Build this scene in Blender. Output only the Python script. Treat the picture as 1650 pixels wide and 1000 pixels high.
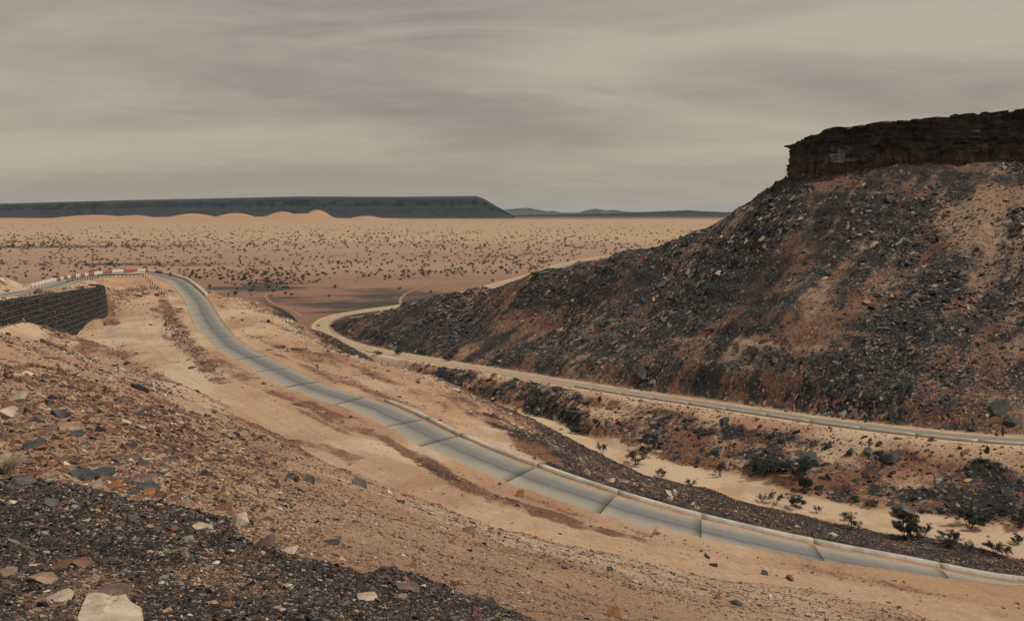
import bpy, bmesh, math, random
import numpy as np
from mathutils import Vector, Matrix

# ------------------------------------------------------------------ clear
for o in list(bpy.data.objects):
    bpy.data.objects.remove(o)
scene = bpy.context.scene
COL = scene.collection
rng = np.random.default_rng(7)
random.seed(7)

# ------------------------------------------------------------------ camera
F = 1250.0            # focal length in photo pixels (1650 wide)
U0, V0 = 825.0, 340.0  # principal column, horizon row
CZ = 72.0             # camera height above the plain's datum
cam_d = bpy.data.cameras.new('camera')
cam = bpy.data.objects.new('camera', cam_d)
COL.objects.link(cam)
cam.location = (0, 0, CZ)
cam.rotation_euler = (math.radians(90), 0, 0)
cam_d.sensor_width = 36
cam_d.lens = 36 * F / 1650
cam_d.shift_y = -(500 - V0) / 1650
cam_d.clip_start = 0.2
cam_d.clip_end = 60000
scene.camera = cam

# ------------------------------------------------------------------ exposure
vs = scene.view_settings
vs.view_transform = 'Standard'
vs.look = 'None'
vs.gamma = 1
vs.use_curve_mapping = False
vs.exposure = 0.84

# ------------------------------------------------------------------ sun
SUN_EL, SUN_AZ = math.radians(56), math.radians(105)   # azimuth: 0 = straight ahead (+Y), clockwise
sd = bpy.data.lights.new('sun', 'SUN')
sd.energy = 1.5
sd.angle = math.radians(10)
sd.color = (1.0, 0.93, 0.82)
sun = bpy.data.objects.new('sun', sd)
COL.objects.link(sun)
sdir = Vector((math.cos(SUN_EL) * math.sin(SUN_AZ), math.cos(SUN_EL) * math.cos(SUN_AZ), math.sin(SUN_EL)))
sun.rotation_euler = (-sdir).to_track_quat('-Z', 'Y').to_euler()
sun.location = (0, 0, 400)

# ------------------------------------------------------------------ world: overcast sky
world = bpy.data.worlds.new('World')
scene.world = world
world.use_nodes = True
wn = world.node_tree
wn.nodes.clear()


class NB:
    """small helper to write node trees"""
    def __init__(s, tree):
        s.t = tree

    def n(s, typ, **kw):
        nd = s.t.nodes.new(typ)
        ins = kw.pop('ins', {})
        for k, v in kw.items():
            setattr(nd, k, v)
        for k, v in ins.items():
            s.set(nd.inputs[k], v)
        return nd

    def set(s, sock, v):
        if isinstance(v, bpy.types.NodeSocket):
            s.t.links.new(v, sock)
        else:
            if hasattr(sock, 'default_value'):
                try:
                    sock.default_value = v
                except Exception:
                    sock.default_value = (v[0], v[1], v[2], 1.0)

    def math(s, op, a, b=0.0, c=0.0, clamp=False):
        nd = s.n('ShaderNodeMath', operation=op, use_clamp=clamp)
        s.set(nd.inputs[0], a)
        s.set(nd.inputs[1], b)
        s.set(nd.inputs[2], c)
        return nd.outputs[0]

    def mix(s, f, a, b, blend='MIX'):
        nd = s.n('ShaderNodeMix', data_type='RGBA', blend_type=blend)
        s.set(nd.inputs[0], f)
        for sock, v in ((nd.inputs[6], a), (nd.inputs[7], b)):
            if isinstance(v, bpy.types.NodeSocket):
                s.t.links.new(v, sock)
            else:
                sock.default_value = (v[0], v[1], v[2], 1)
        return nd.outputs[2]

    def ramp(s, f, lo, hi):
        nd = s.n('ShaderNodeMapRange', interpolation_type='SMOOTHSTEP')
        s.set(nd.inputs[0], f)
        s.set(nd.inputs[1], lo)
        s.set(nd.inputs[2], hi)
        return nd.outputs[0]

    def noise(s, vec, scale, detail=4.0, rough=0.55, dist=0.0):
        nd = s.n('ShaderNodeTexNoise')
        s.set(nd.inputs['Vector'], vec)
        s.set(nd.inputs['Scale'], scale)
        s.set(nd.inputs['Detail'], detail)
        s.set(nd.inputs['Roughness'], rough)
        s.set(nd.inputs['Distortion'], dist)
        return nd.outputs[0]

    def vmul(s, vec, xyz):
        nd = s.n('ShaderNodeVectorMath', operation='MULTIPLY')
        s.set(nd.inputs[0], vec)
        nd.inputs[1].default_value = xyz
        return nd.outputs[0]

    def attr(s, name, typ='GEOMETRY'):
        nd = s.n('ShaderNodeAttribute', attribute_name=name, attribute_type=typ)
        return nd


b = NB(wn)
sky = b.n('ShaderNodeTexSky', sky_type='NISHITA', sun_disc=False)
sky.sun_elevation = SUN_EL
sky.sun_rotation = SUN_AZ
sky.dust_density = 4.0
skyc = b.vmul(sky.outputs[0], (0.07, 0.07, 0.07))
tc = b.n('ShaderNodeTexCoord')
sep = b.n('ShaderNodeSeparateXYZ')
wn.links.new(tc.outputs['Generated'], sep.inputs[0])
zz = b.math('ADD', b.math('MAXIMUM', sep.outputs[2], 0.0), 0.10)
px = b.math('DIVIDE', sep.outputs[0], zz)
py = b.math('DIVIDE', sep.outputs[1], zz)
cmb = b.n('ShaderNodeCombineXYZ')
b.set(cmb.inputs[0], px)
b.set(cmb.inputs[1], py)
mp = b.n('ShaderNodeMapping')
wn.links.new(cmb.outputs[0], mp.inputs[0])
mp.inputs['Rotation'].default_value = (0, 0, math.radians(-30))
mp.inputs['Scale'].default_value = (0.55, 1.0, 1)
mp.inputs['Location'].default_value = (3.1, 1.7, 0)
c1 = b.noise(mp.outputs[0], 0.42, 7, 0.50, 0.5)
c2 = b.noise(mp.outputs[0], 1.5, 7, 0.62, 1.4)
cl = b.math('ADD', b.math('MULTIPLY', c1, 0.78), b.math('MULTIPLY', c2, 0.22))
clf = b.ramp(cl, 0.33, 0.66)
cloud = b.mix(clf, (0.100, 0.093, 0.080), (0.278, 0.239, 0.185))
# brighter, warmer towards the horizon
hz = b.ramp(sep.outputs[2], 0.26, 0.0)
cloud = b.mix(b.math('MULTIPLY', hz, 0.60), cloud, (0.285, 0.243, 0.185))
skyf = b.mix(0.94, skyc, cloud)
bg = b.n('ShaderNodeBackground')
b.set(bg.inputs[0], skyf)
bg.inputs[1].default_value = 1.0
wo = b.n('ShaderNodeOutputWorld')
wn.links.new(bg.outputs[0], wo.inputs[0])


# ------------------------------------------------------------------ numpy noise
def _hash(ix, iy, seed):
    h = (ix.astype(np.int64) * 374761393 + iy.astype(np.int64) * 668265263 + seed * 1442695041) & 0xFFFFFFFF
    h = ((h ^ (h >> 13)) * 1274126177) & 0xFFFFFFFF
    h = (h ^ (h >> 16)) & 0xFFFFFFFF
    return h / 4294967295.0


def vnoise(x, y, seed=0):
    ix = np.floor(x)
    iy = np.floor(y)
    fx = x - ix
    fy = y - iy
    fx = fx * fx * fx * (fx * (fx * 6 - 15) + 10)
    fy = fy * fy * fy * (fy * (fy * 6 - 15) + 10)
    a = _hash(ix, iy, seed)
    bb = _hash(ix + 1, iy, seed)
    c = _hash(ix, iy + 1, seed)
    d = _hash(ix + 1, iy + 1, seed)
    return (a + (bb - a) * fx) * (1 - fy) + (c + (d - c) * fx) * fy


def fbm(x, y, octv=4, seed=0, gain=0.5):
    x = np.asarray(x, float)
    y = np.asarray(y, float)
    s = np.zeros_like(x)
    a, tot = 1.0, 0.0
    for i in range(octv):
        s += a * (vnoise(x, y, seed + 17 * i) - 0.5)
        tot += a
        x, y = 1.93 * (0.8 * x - 0.6 * y) + 7.3, 1.93 * (0.6 * x + 0.8 * y) - 3.1
        a *= gain
    return 2 * s / tot     # about -1..1


def sstep(x, a, bb):
    t = np.clip((x - a) / (bb - a), 0, 1)
    return t * t * (3 - 2 * t)


# ------------------------------------------------------------------ photo pixel helpers (heights relative to the eye)
def PH(u, v, h):                      # pixel that sits h metres below the eye
    Y = h * F / (v - V0)
    return ((u - U0) / F * Y, Y, -h)


def PY(u, v, Y):                      # pixel at distance Y
    return ((u - U0) / F * Y, Y, -(v - V0) / F * Y)


def catmull(pts, step):
    P = np.array(pts, float)
    P = np.vstack([2 * P[0] - P[1], P, 2 * P[-1] - P[-2]])
    out = []
    for i in range(1, len(P) - 2):
        p0, p1, p2, p3 = P[i - 1], P[i], P[i + 1], P[i + 2]
        n = max(2, int(np.linalg.norm(p2 - p1) / step))
        for k in range(n):
            t = k / n
            out.append(0.5 * (2 * p1 + (p2 - p0) * t + (2 * p0 - 5 * p1 + 4 * p2 - p3) * t * t + (3 * p1 - p0 - 3 * p2 + p3) * t ** 3))
    out.append(P[-2])
    out = np.array(out)
    return out


def smooth_line(L, it):
    L = L.copy()
    for _ in range(it):
        L[1:-1] = 0.25 * L[:-2] + 0.5 * L[1:-1] + 0.25 * L[2:]
    return L


def resample(L, step):
    d = np.r_[0, np.cumsum(np.linalg.norm(np.diff(L[:, :2], axis=0), axis=1))]
    s = np.arange(0, d[-1], step)
    return np.stack([np.interp(s, d, L[:, k]) for k in range(L.shape[1])], 1)


def normals2(L):
    t = np.gradient(L[:, :2], axis=0)
    t /= np.linalg.norm(t, axis=1)[:, None]
    return t, np.stack([-t[:, 1], t[:, 0]], 1)       # tangent, left normal


# ------------------------------------------------------------------ roads (heights relative to the eye)
edge_pts = [(150, 92, -42), (110, 77, -39), (75, 70.5, -35.6)] + [PH(*p) for p in [
    (1650, 939, 33), (1509, 913, 32), (1308, 876, 30.3), (1127, 835, 28.7), (990, 796, 27.4), (860, 751, 26.3),
    (740, 704, 25.2), (687, 676, 24.8), (620, 647, 24.3), (546, 626, 23.8), (499, 606, 23.4), (439, 576, 23.0),
    (400, 557, 22.7), (364, 524, 22.3), (346, 498, 22.0), (332, 478, 21.6), (304, 454, 21.0), (286, 447, 20.7),
    (260, 441, 20.4), (234, 438, 20.1), (208, 438, 19.8), (166, 441.4, 19.2), (146, 444.7, 18.8),
    (104, 450.5, 18.0), (57, 463.7, 17.0), (0, 472, 15.7)]] + [(-91, 120, -14.2), (-84, 90, -12.5)]
EDGE = resample(smooth_line(resample(catmull(edge_pts, 1.0), 1.0), 14), 1.0)
_t, _n = normals2(EDGE)
RW = 2.65                                            # half width of the upper road
UP = EDGE.copy()
UP[:, :2] += _n * RW
low_pts = [(185, 140, -44.5), (150, 158, -47.5)] + [PH(*p) for p in [
    (1650, 710, 50), (1400, 687, 52), (1200, 659, 54), (1000, 630, 56.2), (850, 606, 59), (700, 581, 62), (600, 563, 64.4),
    (548, 548, 66), (521, 533, 67.2), (519, 520, 68), (545, 508, 68.6), (600, 499, 69), (660, 491, 69.3), (720, 480, 69.6),
    (800, 459, 69.7), (868, 440, 69.8), (915, 424, 69.8), (985, 412, 69.8), (1080, 404, 69.8), (1180, 396, 69.8)]]
LOW = resample(smooth_line(resample(catmull(low_pts, 2.0), 2.0), 8), 2.0)
LW = 3.0
track_pts = [PH(*p) for p in [(215, 500, 22.3), (232, 545, 23.3), (300, 598, 23.0), (400, 645, 23.0), (500, 700, 23.4),
                              (650, 780, 24.0), (800, 830, 24.8), (900, 858, 25.5), (1050, 892, 26.8),
                              (1200, 922, 28.0), (1500, 982, 30.0)]] + [(55, 57, -32.5)]
TRACK = resample(smooth_line(resample(catmull(track_pts, 1.0), 1.0), 6), 1.0)

# ------------------------------------------------------------------ terrain control points
C = []
C += [(0, 0, -1.65), (-6, 0, -1.5), (6, 0, -2.6), (0, -12, -0.5), (-30, -12, 1), (25, -12, -5), (-12, 6, -3.0), (-40, 15, -3.0),
      (-90, 30, -4), (-60, -10, 1), (60, -10, -9), (120, 20, -28), (100, -10, -18), (3, 5, -3.6), (-4, 5, -3.0)]
C += [PY(*p) for p in [
    (175, 985, 9.8), (450, 990, 9.6), (0, 980, 9.5), (0, 880, 13.5), (250, 880, 13), (420, 920, 12), (600, 975, 11),
    (0, 768, 20), (200, 803, 18), (380, 853, 16), (540, 913, 14), (700, 963, 13), (870, 1003, 12),
    (0, 700, 27), (0, 640, 38), (0, 600, 50), (0, 560, 68), (20, 540, 78), (95, 554, 84), (100, 640, 42), (100, 720, 25),
    (200, 600, 80), (270, 637, 74), (200, 700, 32), (300, 760, 24), (380, 740, 29), (350, 680, 48), (500, 780, 30),
    (500, 742, 50), (600, 850, 22), (600, 795, 42), (750, 900, 22), (750, 838, 45), (1000, 946, 30), (1000, 904, 48),
    (1300, 992, 38), (1300, 952, 53), (1500, 1010, 46), (1300, 1062, 20), (1100, 1045, 15), (1600, 1100, 20)]]
C += [(60, 40, -23), (90, 50, -31), (-62, 106, -24), (-75, 112, -25), (-100, 60, -8), (-140, 90, -10), (-140, 150, -14)]
for L, off in ((TRACK, 0.0), (UP, 0.0), (LOW[LOW[:, 1] < 640], 0.0)):
    k = 9 if L is not LOW else 8
    for p in L[::k]:
        C.append(tuple(p))
# basin beside the retaining wall, inside of the hairpin
C += [PH(*p) for p in [(160, 510, 23.0), (100, 548, 24.8), (170, 540, 24.0), (200, 470, 21.0), (180, 455, 19.8), (230, 520, 22.9), (255, 560, 23.1)]]
# platform beyond the upper road and its broken edge
EDGEPIX = [(345, 471, 21.9), (400, 491, 22.6), (450, 511, 23.2), (488, 541, 24.0), (530, 560, 24.6), (590, 577, 25.2), (700, 612, 26.3), (780, 650, 27.2),
           (860, 700, 28.2), (960, 752, 29.4), (1100, 803, 31.2), (1300, 856, 33.2), (1650, 920, 36.2)]
C += [PH(*p) for p in EDGEPIX]
C += [PH(*p) for p in [(430, 530, 22.9), (520, 590, 24.0), (640, 620, 25.0), (760, 690, 26.2)]]
RIM = np.array([PH(*p) for p in EDGEPIX] + [(90, 84, -40)])
# slope below the rim
rt, rn = normals2(RIM)
for i in range(1, len(RIM)):
    p = RIM[i]
    q = p[:2] - rn[i] * 14 * (-1 if False else 1)
    # outward = away from the road
    o = rn[i] * (1 if np.dot(rn[i], (0.35, 1)) > 0 else -1)
    C.append((p[0] + o[0] * 14, p[1] + o[1] * 14, p[2] - 6.8))
C += [(-48, 195, -46), (-58, 235, -58), (-72, 275, -63), (-30, 190, -50), (-12, 200, -57), (-40, 250, -64), (-20, 250, -65.5), (-85, 250, -47), (-105, 292, -50), (-135, 305, -50), (-168, 262, -46), (-158, 205, -38), (-150, 170, -26),
      (-60, 340, -67.5), (-90, 350, -67), (-140, 370, -68.5), (-200, 330, -68.5), (-240, 240, -67), (-260, 150, -55)]
# wadi
WADI = np.array([PH(*p) for p in [(1750, 905, 57.5), (1650, 878, 59), (1500, 850, 60), (1350, 826, 61), (1250, 802, 62), (1160, 775, 62.8), (1050, 755, 63.4),
                                  (960, 728, 64), (900, 700, 64.6), (852, 678, 65.3)]] + [(-22, 272, -66.6), (-48, 318, -67.6), (-62, 352, -68.6), (-120, 400, -69)])
for p in WADI:
    C.append(tuple(p))
C += [PH(*p) for p in [(1400, 745, 56.5), (1550, 770, 56), (1250, 722, 58), (1000, 690, 61), (1100, 700, 59.8), (900, 655, 62.2)]]
# hill
RIDGE = [PY(*p) for p in [(1180, 352, 331), (1120, 383, 338), (1000, 411, 352), (870, 439, 376), (760, 468, 396), (700, 482, 412), (620, 503, 430), (562, 519, 441)]]
C += RIDGE
C += [(117, 322, 13.5), (140, 312, 18), (165, 305, 19), (197, 298, 20), (240, 292, 21), (330, 288, 22), (124, 350, 10), (150, 400, 0), (200, 460, -10), (330, 500, -10)]
for p in RIDGE:
    C.append((p[0] + 30, p[1] + 75, max(-70, p[2] - 38)))
C += [(105, 460, -60), (60, 500, -69), (150, 530, -66), (0, 560, -70), (-100, 560, -70), (120, 620, -70), (300, 600, -60), (-300, 500, -70), (-400, 250, -70), (400, 450, -20), (400, 300, 25), (300, 200, -15), (240, 240, 0), (230, 160, -35), (200, 110, -43), (380, 150, -20)]
C += [PY(*p) for p in [(1280, 488, 243), (1450, 480, 237), (1600, 450, 240), (1100, 500, 290), (900, 530, 330), (750, 530, 368)]]
C = np.array(C, float)
# drop near duplicates
keep = []
for i, p in enumerate(C):
    if all(np.hypot(*(p[:2] - C[j][:2])) > 2.2 for j in keep):
        keep.append(i)
C = C[keep]


def mq(dx, dy):
    return np.sqrt(dx * dx + dy * dy + 4.0 ** 2)


n = len(C)
A = np.zeros((n + 3, n + 3))
A[:n, :n] = mq(C[:, 0][:, None] - C[:, 0], C[:, 1][:, None] - C[:, 1]) - np.eye(n) * 0.6
A[:n, n:] = np.c_[np.ones(n), C[:, :2] / 100]
A[n:, :n] = A[:n, n:].T
W = np.linalg.solve(A, np.r_[C[:, 2], 0, 0, 0])


def base_height(x, y):
    out = np.empty(x.size)
    xf, yf = x.ravel(), y.ravel()
    for i in range(0, xf.size, 40000):
        a, c = xf[i:i + 40000], yf[i:i + 40000]
        k = mq(a[:, None] - C[:, 0], c[:, None] - C[:, 1])
        out[i:i + 40000] = k @ W[:n] + W[n] + W[n + 1] * a / 100 + W[n + 2] * c / 100
    return out.reshape(x.shape)


def line_dist(x, y, L, reach):
    """signed distance (left positive), height of the nearest sample, station"""
    xf, yf = x.ravel(), y.ravel()
    D = np.full(xf.size, 1e3)
    S = np.zeros(xf.size)
    Z = np.zeros(xf.size)
    t, nn = normals2(L)
    m = np.where((xf > L[:, 0].min() - reach) & (xf < L[:, 0].max() + reach) & (yf > L[:, 1].min() - reach) & (yf < L[:, 1].max() + reach))[0]
    for i in range(0, m.size, 20000):
        q = m[i:i + 20000]
        d2 = (xf[q][:, None] - L[:, 0]) ** 2 + (yf[q][:, None] - L[:, 1]) ** 2
        j = d2.argmin(1)
        ex, ey = xf[q] - L[j, 0], yf[q] - L[j, 1]
        side = ex * nn[j, 0] + ey * nn[j, 1]
        al = ex * t[j, 0] + ey * t[j, 1]
        D[q] = np.sqrt(d2[np.arange(q.size), j]) * np.sign(side + 1e-9)
        near = np.abs(D[q]) < 12
        D[q] = np.where(near & (np.abs(al) < 2), side, D[q])
        j2 = np.clip(j + np.sign(al).astype(int), 0, len(L) - 1)
        ds = np.maximum(np.hypot(L[j2, 0] - L[j, 0], L[j2, 1] - L[j, 1]), 1e-6)
        f = np.clip(np.abs(al) / ds, 0, 1)
        Z[q] = L[j, 2] * (1 - f) + L[j2, 2] * f
        S[q] = j
    return D.reshape(x.shape), Z.reshape(x.shape), S.reshape(x.shape)


def in_poly(x, y, P):
    c = np.zeros(x.shape, bool)
    P = np.asarray(P, float)
    j = len(P) - 1
    for i in range(len(P)):
        xi, yi = P[i, :2]
        xj, yj = P[j, :2]
        if yi != yj:
            c ^= ((yi > y) != (yj > y)) & (x < (xj - xi) * (y - yi) / (yj - yi) + xi)
        j = i
    return c


# ------------------------------------------------------------------ polar grid, finer near the viewpoint
th = np.concatenate([np.linspace(-80, -39, 40, endpoint=False), np.linspace(-39, 39, 600, endpoint=False), np.linspace(39, 80, 41)])
TH = np.radians(th)
NR = 1060
RR = 1.2 * (640 / 1.2) ** np.linspace(0, 1, NR)
GX = np.sin(TH)[None, :] * RR[:, None]
GY = np.cos(TH)[None, :] * RR[:, None]
GZ = base_height(GX, GY)
Rg = np.broadcast_to(RR[:, None], GX.shape)

hill_w = sstep(GY - 190 + 0.1 * GX, 0, 40) * sstep(GX, -120, -60) * (1 - sstep(GY, 430, 520))
# downslope gullies on the hill flank
along = GX * 0.66 - GY * 0.75
down = GX * 0.75 + GY * 0.66
GZ += hill_w * (2.2 * fbm(along / 26, down / 90, 3, 5) + 1.3 * fbm(along / 8, down / 22, 3, 9) + 0.45 * fbm(GX / 2.6, GY / 2.6, 3, 21))
# horizontal ledges
led = fbm(GX / 40, GY / 40, 2, 33)
GZ += hill_w * 1.6 * np.abs((((GZ + 4 * led) / 5.5) % 1.0) - 0.5)
GZ += hill_w * (1.1 * (0.5 - np.abs(fbm(along / 13, down / 26, 4, 35))) + 0.9 * (0.4 - np.abs(fbm(GX / 7, GY / 7, 4, 37))))
mid = np.clip(Rg / 70, 0.12, 1.0) * (1 - sstep(Rg, 450, 600))
GZ += mid * (0.75 * fbm(GX / 14, GY / 14, 4, 3) + 0.22 * fbm(GX / 3.2, GY / 3.2, 3, 13))
GZ += 0.07 * fbm(GX / 0.9, GY / 0.9, 3, 41) * (1 - sstep(Rg, 60, 160))
# erosion rills on the slope between the viewpoint and the track
slope_w = sstep(Rg, 16, 26) * (1 - sstep(Rg, 55, 95))
GZ += slope_w * 0.35 * fbm((GX * 0.9 - GY * 0.3) / 3.5, (GY * 0.9 + GX * 0.3) / 14, 3, 77)
# blend to the plain
GZ = GZ + (-70.0 - GZ) * sstep(Rg, 500, 620) * (1 - sstep(GX, 60, 130))

WALL_A, WALL_B = np.array([-76.5, 92.0]), np.array([-90.0, 170.0])


def wall_top(y):
    return -13.0 - (y - 92) / 78 * 3.7


fill_poly = [(-77.6, 92), (-91.1, 170.5), (-94, 176), (-99, 181), (-110, 186), (-106, 172), (-98, 148), (-91, 120), (-84, 92)]
inside = in_poly(GX, GY, fill_poly)
zf = wall_top(GY) + 0.1 + 0.15 * fbm(GX / 3, GY / 3, 3, 4)
GZ = np.where(inside, zf, GZ)

dU, zU, sU = line_dist(GX, GY, UP, 14)
dL, zL, sL = line_dist(GX, GY, LOW, 18)
dT, zT, sT = line_dist(GX, GY, TRACK, 14)
w = 1 - sstep(np.abs(dU), RW + 1.0, RW + 5.5)
EUs = U0 + EDGE[:, 0] / EDGE[:, 1] * F
cov = np.interp(EUs, [700, 920, 1108, 1303, 1509, 1650, 1900], [0, 0.3, 0.9, 1.6, 2.7, 4.1, 4.3]) * (np.arange(len(EUs)) < 140)
cv = cov[np.clip(sU, 0, len(cov) - 1).astype(int)]
covm = sstep(dU + 0.35 * fbm(GX / 2.0, GY / 2.0, 4, 46) - (RW - cv), -0.25, 0.45) * (cv > 0.02)
lap = covm * (0.24 + 0.16 * np.clip(cv, 0, 3)) - 0.20 + 0.235 * sstep(np.abs(dU) + 0.35 * fbm(GX / 2.5, GY / 2.5, 3, 44), RW - 0.75, RW + 0.15) * (1 - sstep(Rg, 140, 170)) + 0.08 * sstep(Rg, 140, 170)
GZ = GZ * (1 - w) + (zU + lap) * w
w = 1 - sstep(np.abs(dL), LW + 1.5, LW + 10.5)
GZ = GZ * (1 - w) + (zL - 0.30) * w
w = 0.75 * (1 - sstep(np.abs(dT), 2.2, 6.0)) * (1 - sstep(Rg, 200, 215))
wU = sstep(np.abs(dU), RW + 1.0, RW + 4)
GZ = GZ * (1 - w * wU) + (zT) * w * wU
# rut pair pressed into the track
rut = np.exp(-((np.abs(dT) - 0.95) / 0.35) ** 2)
GZ -= 0.08 * rut * wU
# smooth floor of the wadi
dW, zW, sW = line_dist(GX, GY, resample(WADI, 2.0), 20)
wwid = 4.8 + 2.2 * fbm(sW / 9, sW * 0, 2, 8)
w = (1 - sstep(np.abs(dW), wwid, wwid + 4)) * sstep(np.abs(dL), LW + 3, LW + 7)
GZ = GZ * (1 - w) + (zW + 0.1 * fbm(GX / 9, GY / 9, 2, 6)) * w


def idx(x, y):
    r = np.hypot(x, y)
    t = np.degrees(np.arctan2(x, y))
    jr = np.clip(np.interp(np.log(np.maximum(r, 1e-3)), np.log(RR), np.arange(NR)), 0, NR - 1.001)
    jt = np.clip(np.interp(t, th, np.arange(len(th))), 0, len(th) - 1.001)
    return jr, jt


def sample(G, x, y):
    jr, jt = idx(np.asarray(x, float), np.asarray(y, float))
    i, k = jr.astype(int), jt.astype(int)
    a, c = jr - i, jt - k
    return (G[i, k] * (1 - a) + G[i + 1, k] * a) * (1 - c) + (G[i, k + 1] * (1 - a) + G[i + 1, k + 1] * a) * c


def hit(u, v):
    """first point of the ground seen at a photo pixel (x, y, z relative to the eye)"""
    t = math.degrees(math.atan2(u - U0, F))
    k = int(np.clip(np.interp(t, th, np.arange(len(th))), 0, len(th) - 2))
    Y = RR * math.cos(math.radians(t))
    z = GZ[:, k]
    ray = -(v - V0) / F * Y
    w_ = np.where(z >= ray)[0]
    w_ = w_[w_ > 60]
    if len(w_) == 0:
        if v > V0 + 2:
            return np.array(PH(u, v, 70.0))
        return np.array(PY(u, v, 600))
    i = w_[0]
    a = z[i - 1] - ray[i - 1]
    c = z[i] - ray[i]
    f = 0 if a >= 0 else -a / (c - a)
    y_ = Y[i - 1] + f * (Y[i] - Y[i - 1])
    return np.array(((u - U0) / F * y_, y_, -(v - V0) / F * y_))


# ------------------------------------------------------------------ ground cover masks
wx = GX + 0.035 * Rg * fbm(GX / (0.06 * Rg + .3), GY / (0.06 * Rg + .3), 3, 51) * 0 + fbm(GX / 7, GY / 7, 4, 51) * np.clip(Rg / 40, 0.3, 4.0)
wy = GY + fbm(GX / 7, GY / 7, 4, 57) * np.clip(Rg / 40, 0.3, 4.0)
farw = sstep(Rg, 150, 230)
wx = wx + farw * (13 * fbm(GX / 34, GY / 34, 4, 151) + 6 * fbm(GX / 9, GY / 9, 3, 152))
wy = wy + farw * (13 * fbm(GX / 34, GY / 34, 4, 153) + 6 * fbm(GX / 9, GY / 9, 3, 154))


def pix_poly(pix):
    return [hit(u, v)[:2] for u, v in pix]


def ell(u, v, du, dv, tilt=0.0):
    """soft spot on the ground: centre and half-axes read from the photograph"""
    ca, sa = math.cos(math.radians(tilt)), math.sin(math.radians(tilt))
    c = hit(u, v)[:2]
    a = hit(u + du * ca, v + du * sa)[:2] - c
    bb = c - hit(u + dv * sa, v + dv * abs(ca))[:2]
    M = np.array([a, bb]).T
    if abs(np.linalg.det(M)) < 1e-3:
        return np.zeros_like(GX)
    Mi = np.linalg.inv(M)
    ex, ey = wx - c[0], wy - c[1]
    q = np.hypot(Mi[0, 0] * ex + Mi[0, 1] * ey, Mi[1, 0] * ex + Mi[1, 1] * ey)
    return 1 - sstep(q, 0.45, 1.15)


hillmask = ((dL > LW + 2) & (GY > 120) & (GX > -130)).astype(float)       # left of travel?  fixed below
# the hill lies on the right-hand side when driving from the right edge to the nose
hillside_sign = np.sign(sample(dL, *hit(1000, 520)[:2]))
hillmask = ((dL * hillside_sign > LW + 1.0) | ((np.abs(dL) > 20) & (base_height(np.array([0.0]), np.array([0.0]))[0] < 1e9) & in_poly(GX, GY, np.vstack([LOW[LOW[:, 1] < 600][:, :2], [[420, 620], [420, 140]]])))).astype(float)
hillmask *= in_poly(GX, GY, np.vstack([LOW[LOW[:, 1] < 600][:, :2], [[420, 620], [420, 140]]])) * sstep(np.abs(dL), LW + 1, LW + 4)

streak = 1.15 * fbm(along / 6, down / 36, 5, 61, 0.6)
patch = fbm(GX / 22, GY / 22, 4, 63)
fleck = fbm(GX / 3.5, GY / 3.5, 3, 68)
dark = hillmask * np.clip(0.66 + 0.75 * streak + 0.35 * patch + 0.4 * fleck, 0, 1)
rust = hillmask * np.clip(0.72 + 0.9 * fbm(GX / 12, GY / 18, 4, 65), 0.35, 1)
pale = np.clip(0.50 + 0.9 * fbm(GX / 15, GY / 15, 4, 67), 0, 1)
# left two thirds of the hill is the darkest
for e in [(700, 525, 170, 45, 8), (900, 470, 160, 50, -16), (1130, 450, 140, 60, -30), (1250, 400, 110, 80, -45), (960, 560, 90, 25, 0),
          (640, 530, 90, 32, 0), (1360, 590, 100, 35, 8), (1530, 590, 90, 40, 10), (1330, 500, 80, 45, -40), (1150, 480, 160, 60, -20), (1480, 340, 90, 28, -35)]:
    dark = np.maximum(dark, hillmask * ell(*e) * np.clip(0.95 + 0.6 * streak + 0.35 * fleck, 0.35, 1))
for e, s in [((840, 525, 70, 18, -5), 0.75), ((1580, 330, 90, 38, -10), 0.85), ((1600, 420, 70, 60, 0), 0.7), ((1500, 460, 45, 40, -45), 0.7),
             ((1400, 545, 120, 10, 5), 0.7), ((1150, 560, 80, 14, 3), 0.45), ((1450, 380, 22, 70, 40), 0.6), ((1560, 285, 80, 14, -5), 0.6),
             ((1330, 620, 90, 20, 8), 0.6), ((1550, 670, 110, 16, 8), 0.8), ((1250, 630, 120, 18, 8), 0.6), ((1340, 290, 45, 10, -8), 0.9), ((910, 520, 40, 14, -8), 0.6), ((1440, 300, 60, 12, -5), 0.8)]:
    dark = dark * (1 - 0.6 * s * ell(*e))
for e in [((1580, 350, 90, 60, 0)), ((1600, 440, 70, 70, 0))]:
    rust = rust * (1 - 0.55 * ell(*e))
for e in [(1340, 288, 60, 12, -8), (1550, 672, 130, 18, 8), (1150, 640, 200, 14, 8), (840, 525, 80, 20, -5), (900, 470, 60, 20, -10)]:
    rust = np.maximum(rust, hillmask * ell(*e) * 0.9)
dark = dark * (1 - 0.9 * hillmask * ell(1230, 556, 190, 3, 2.5))
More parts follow.
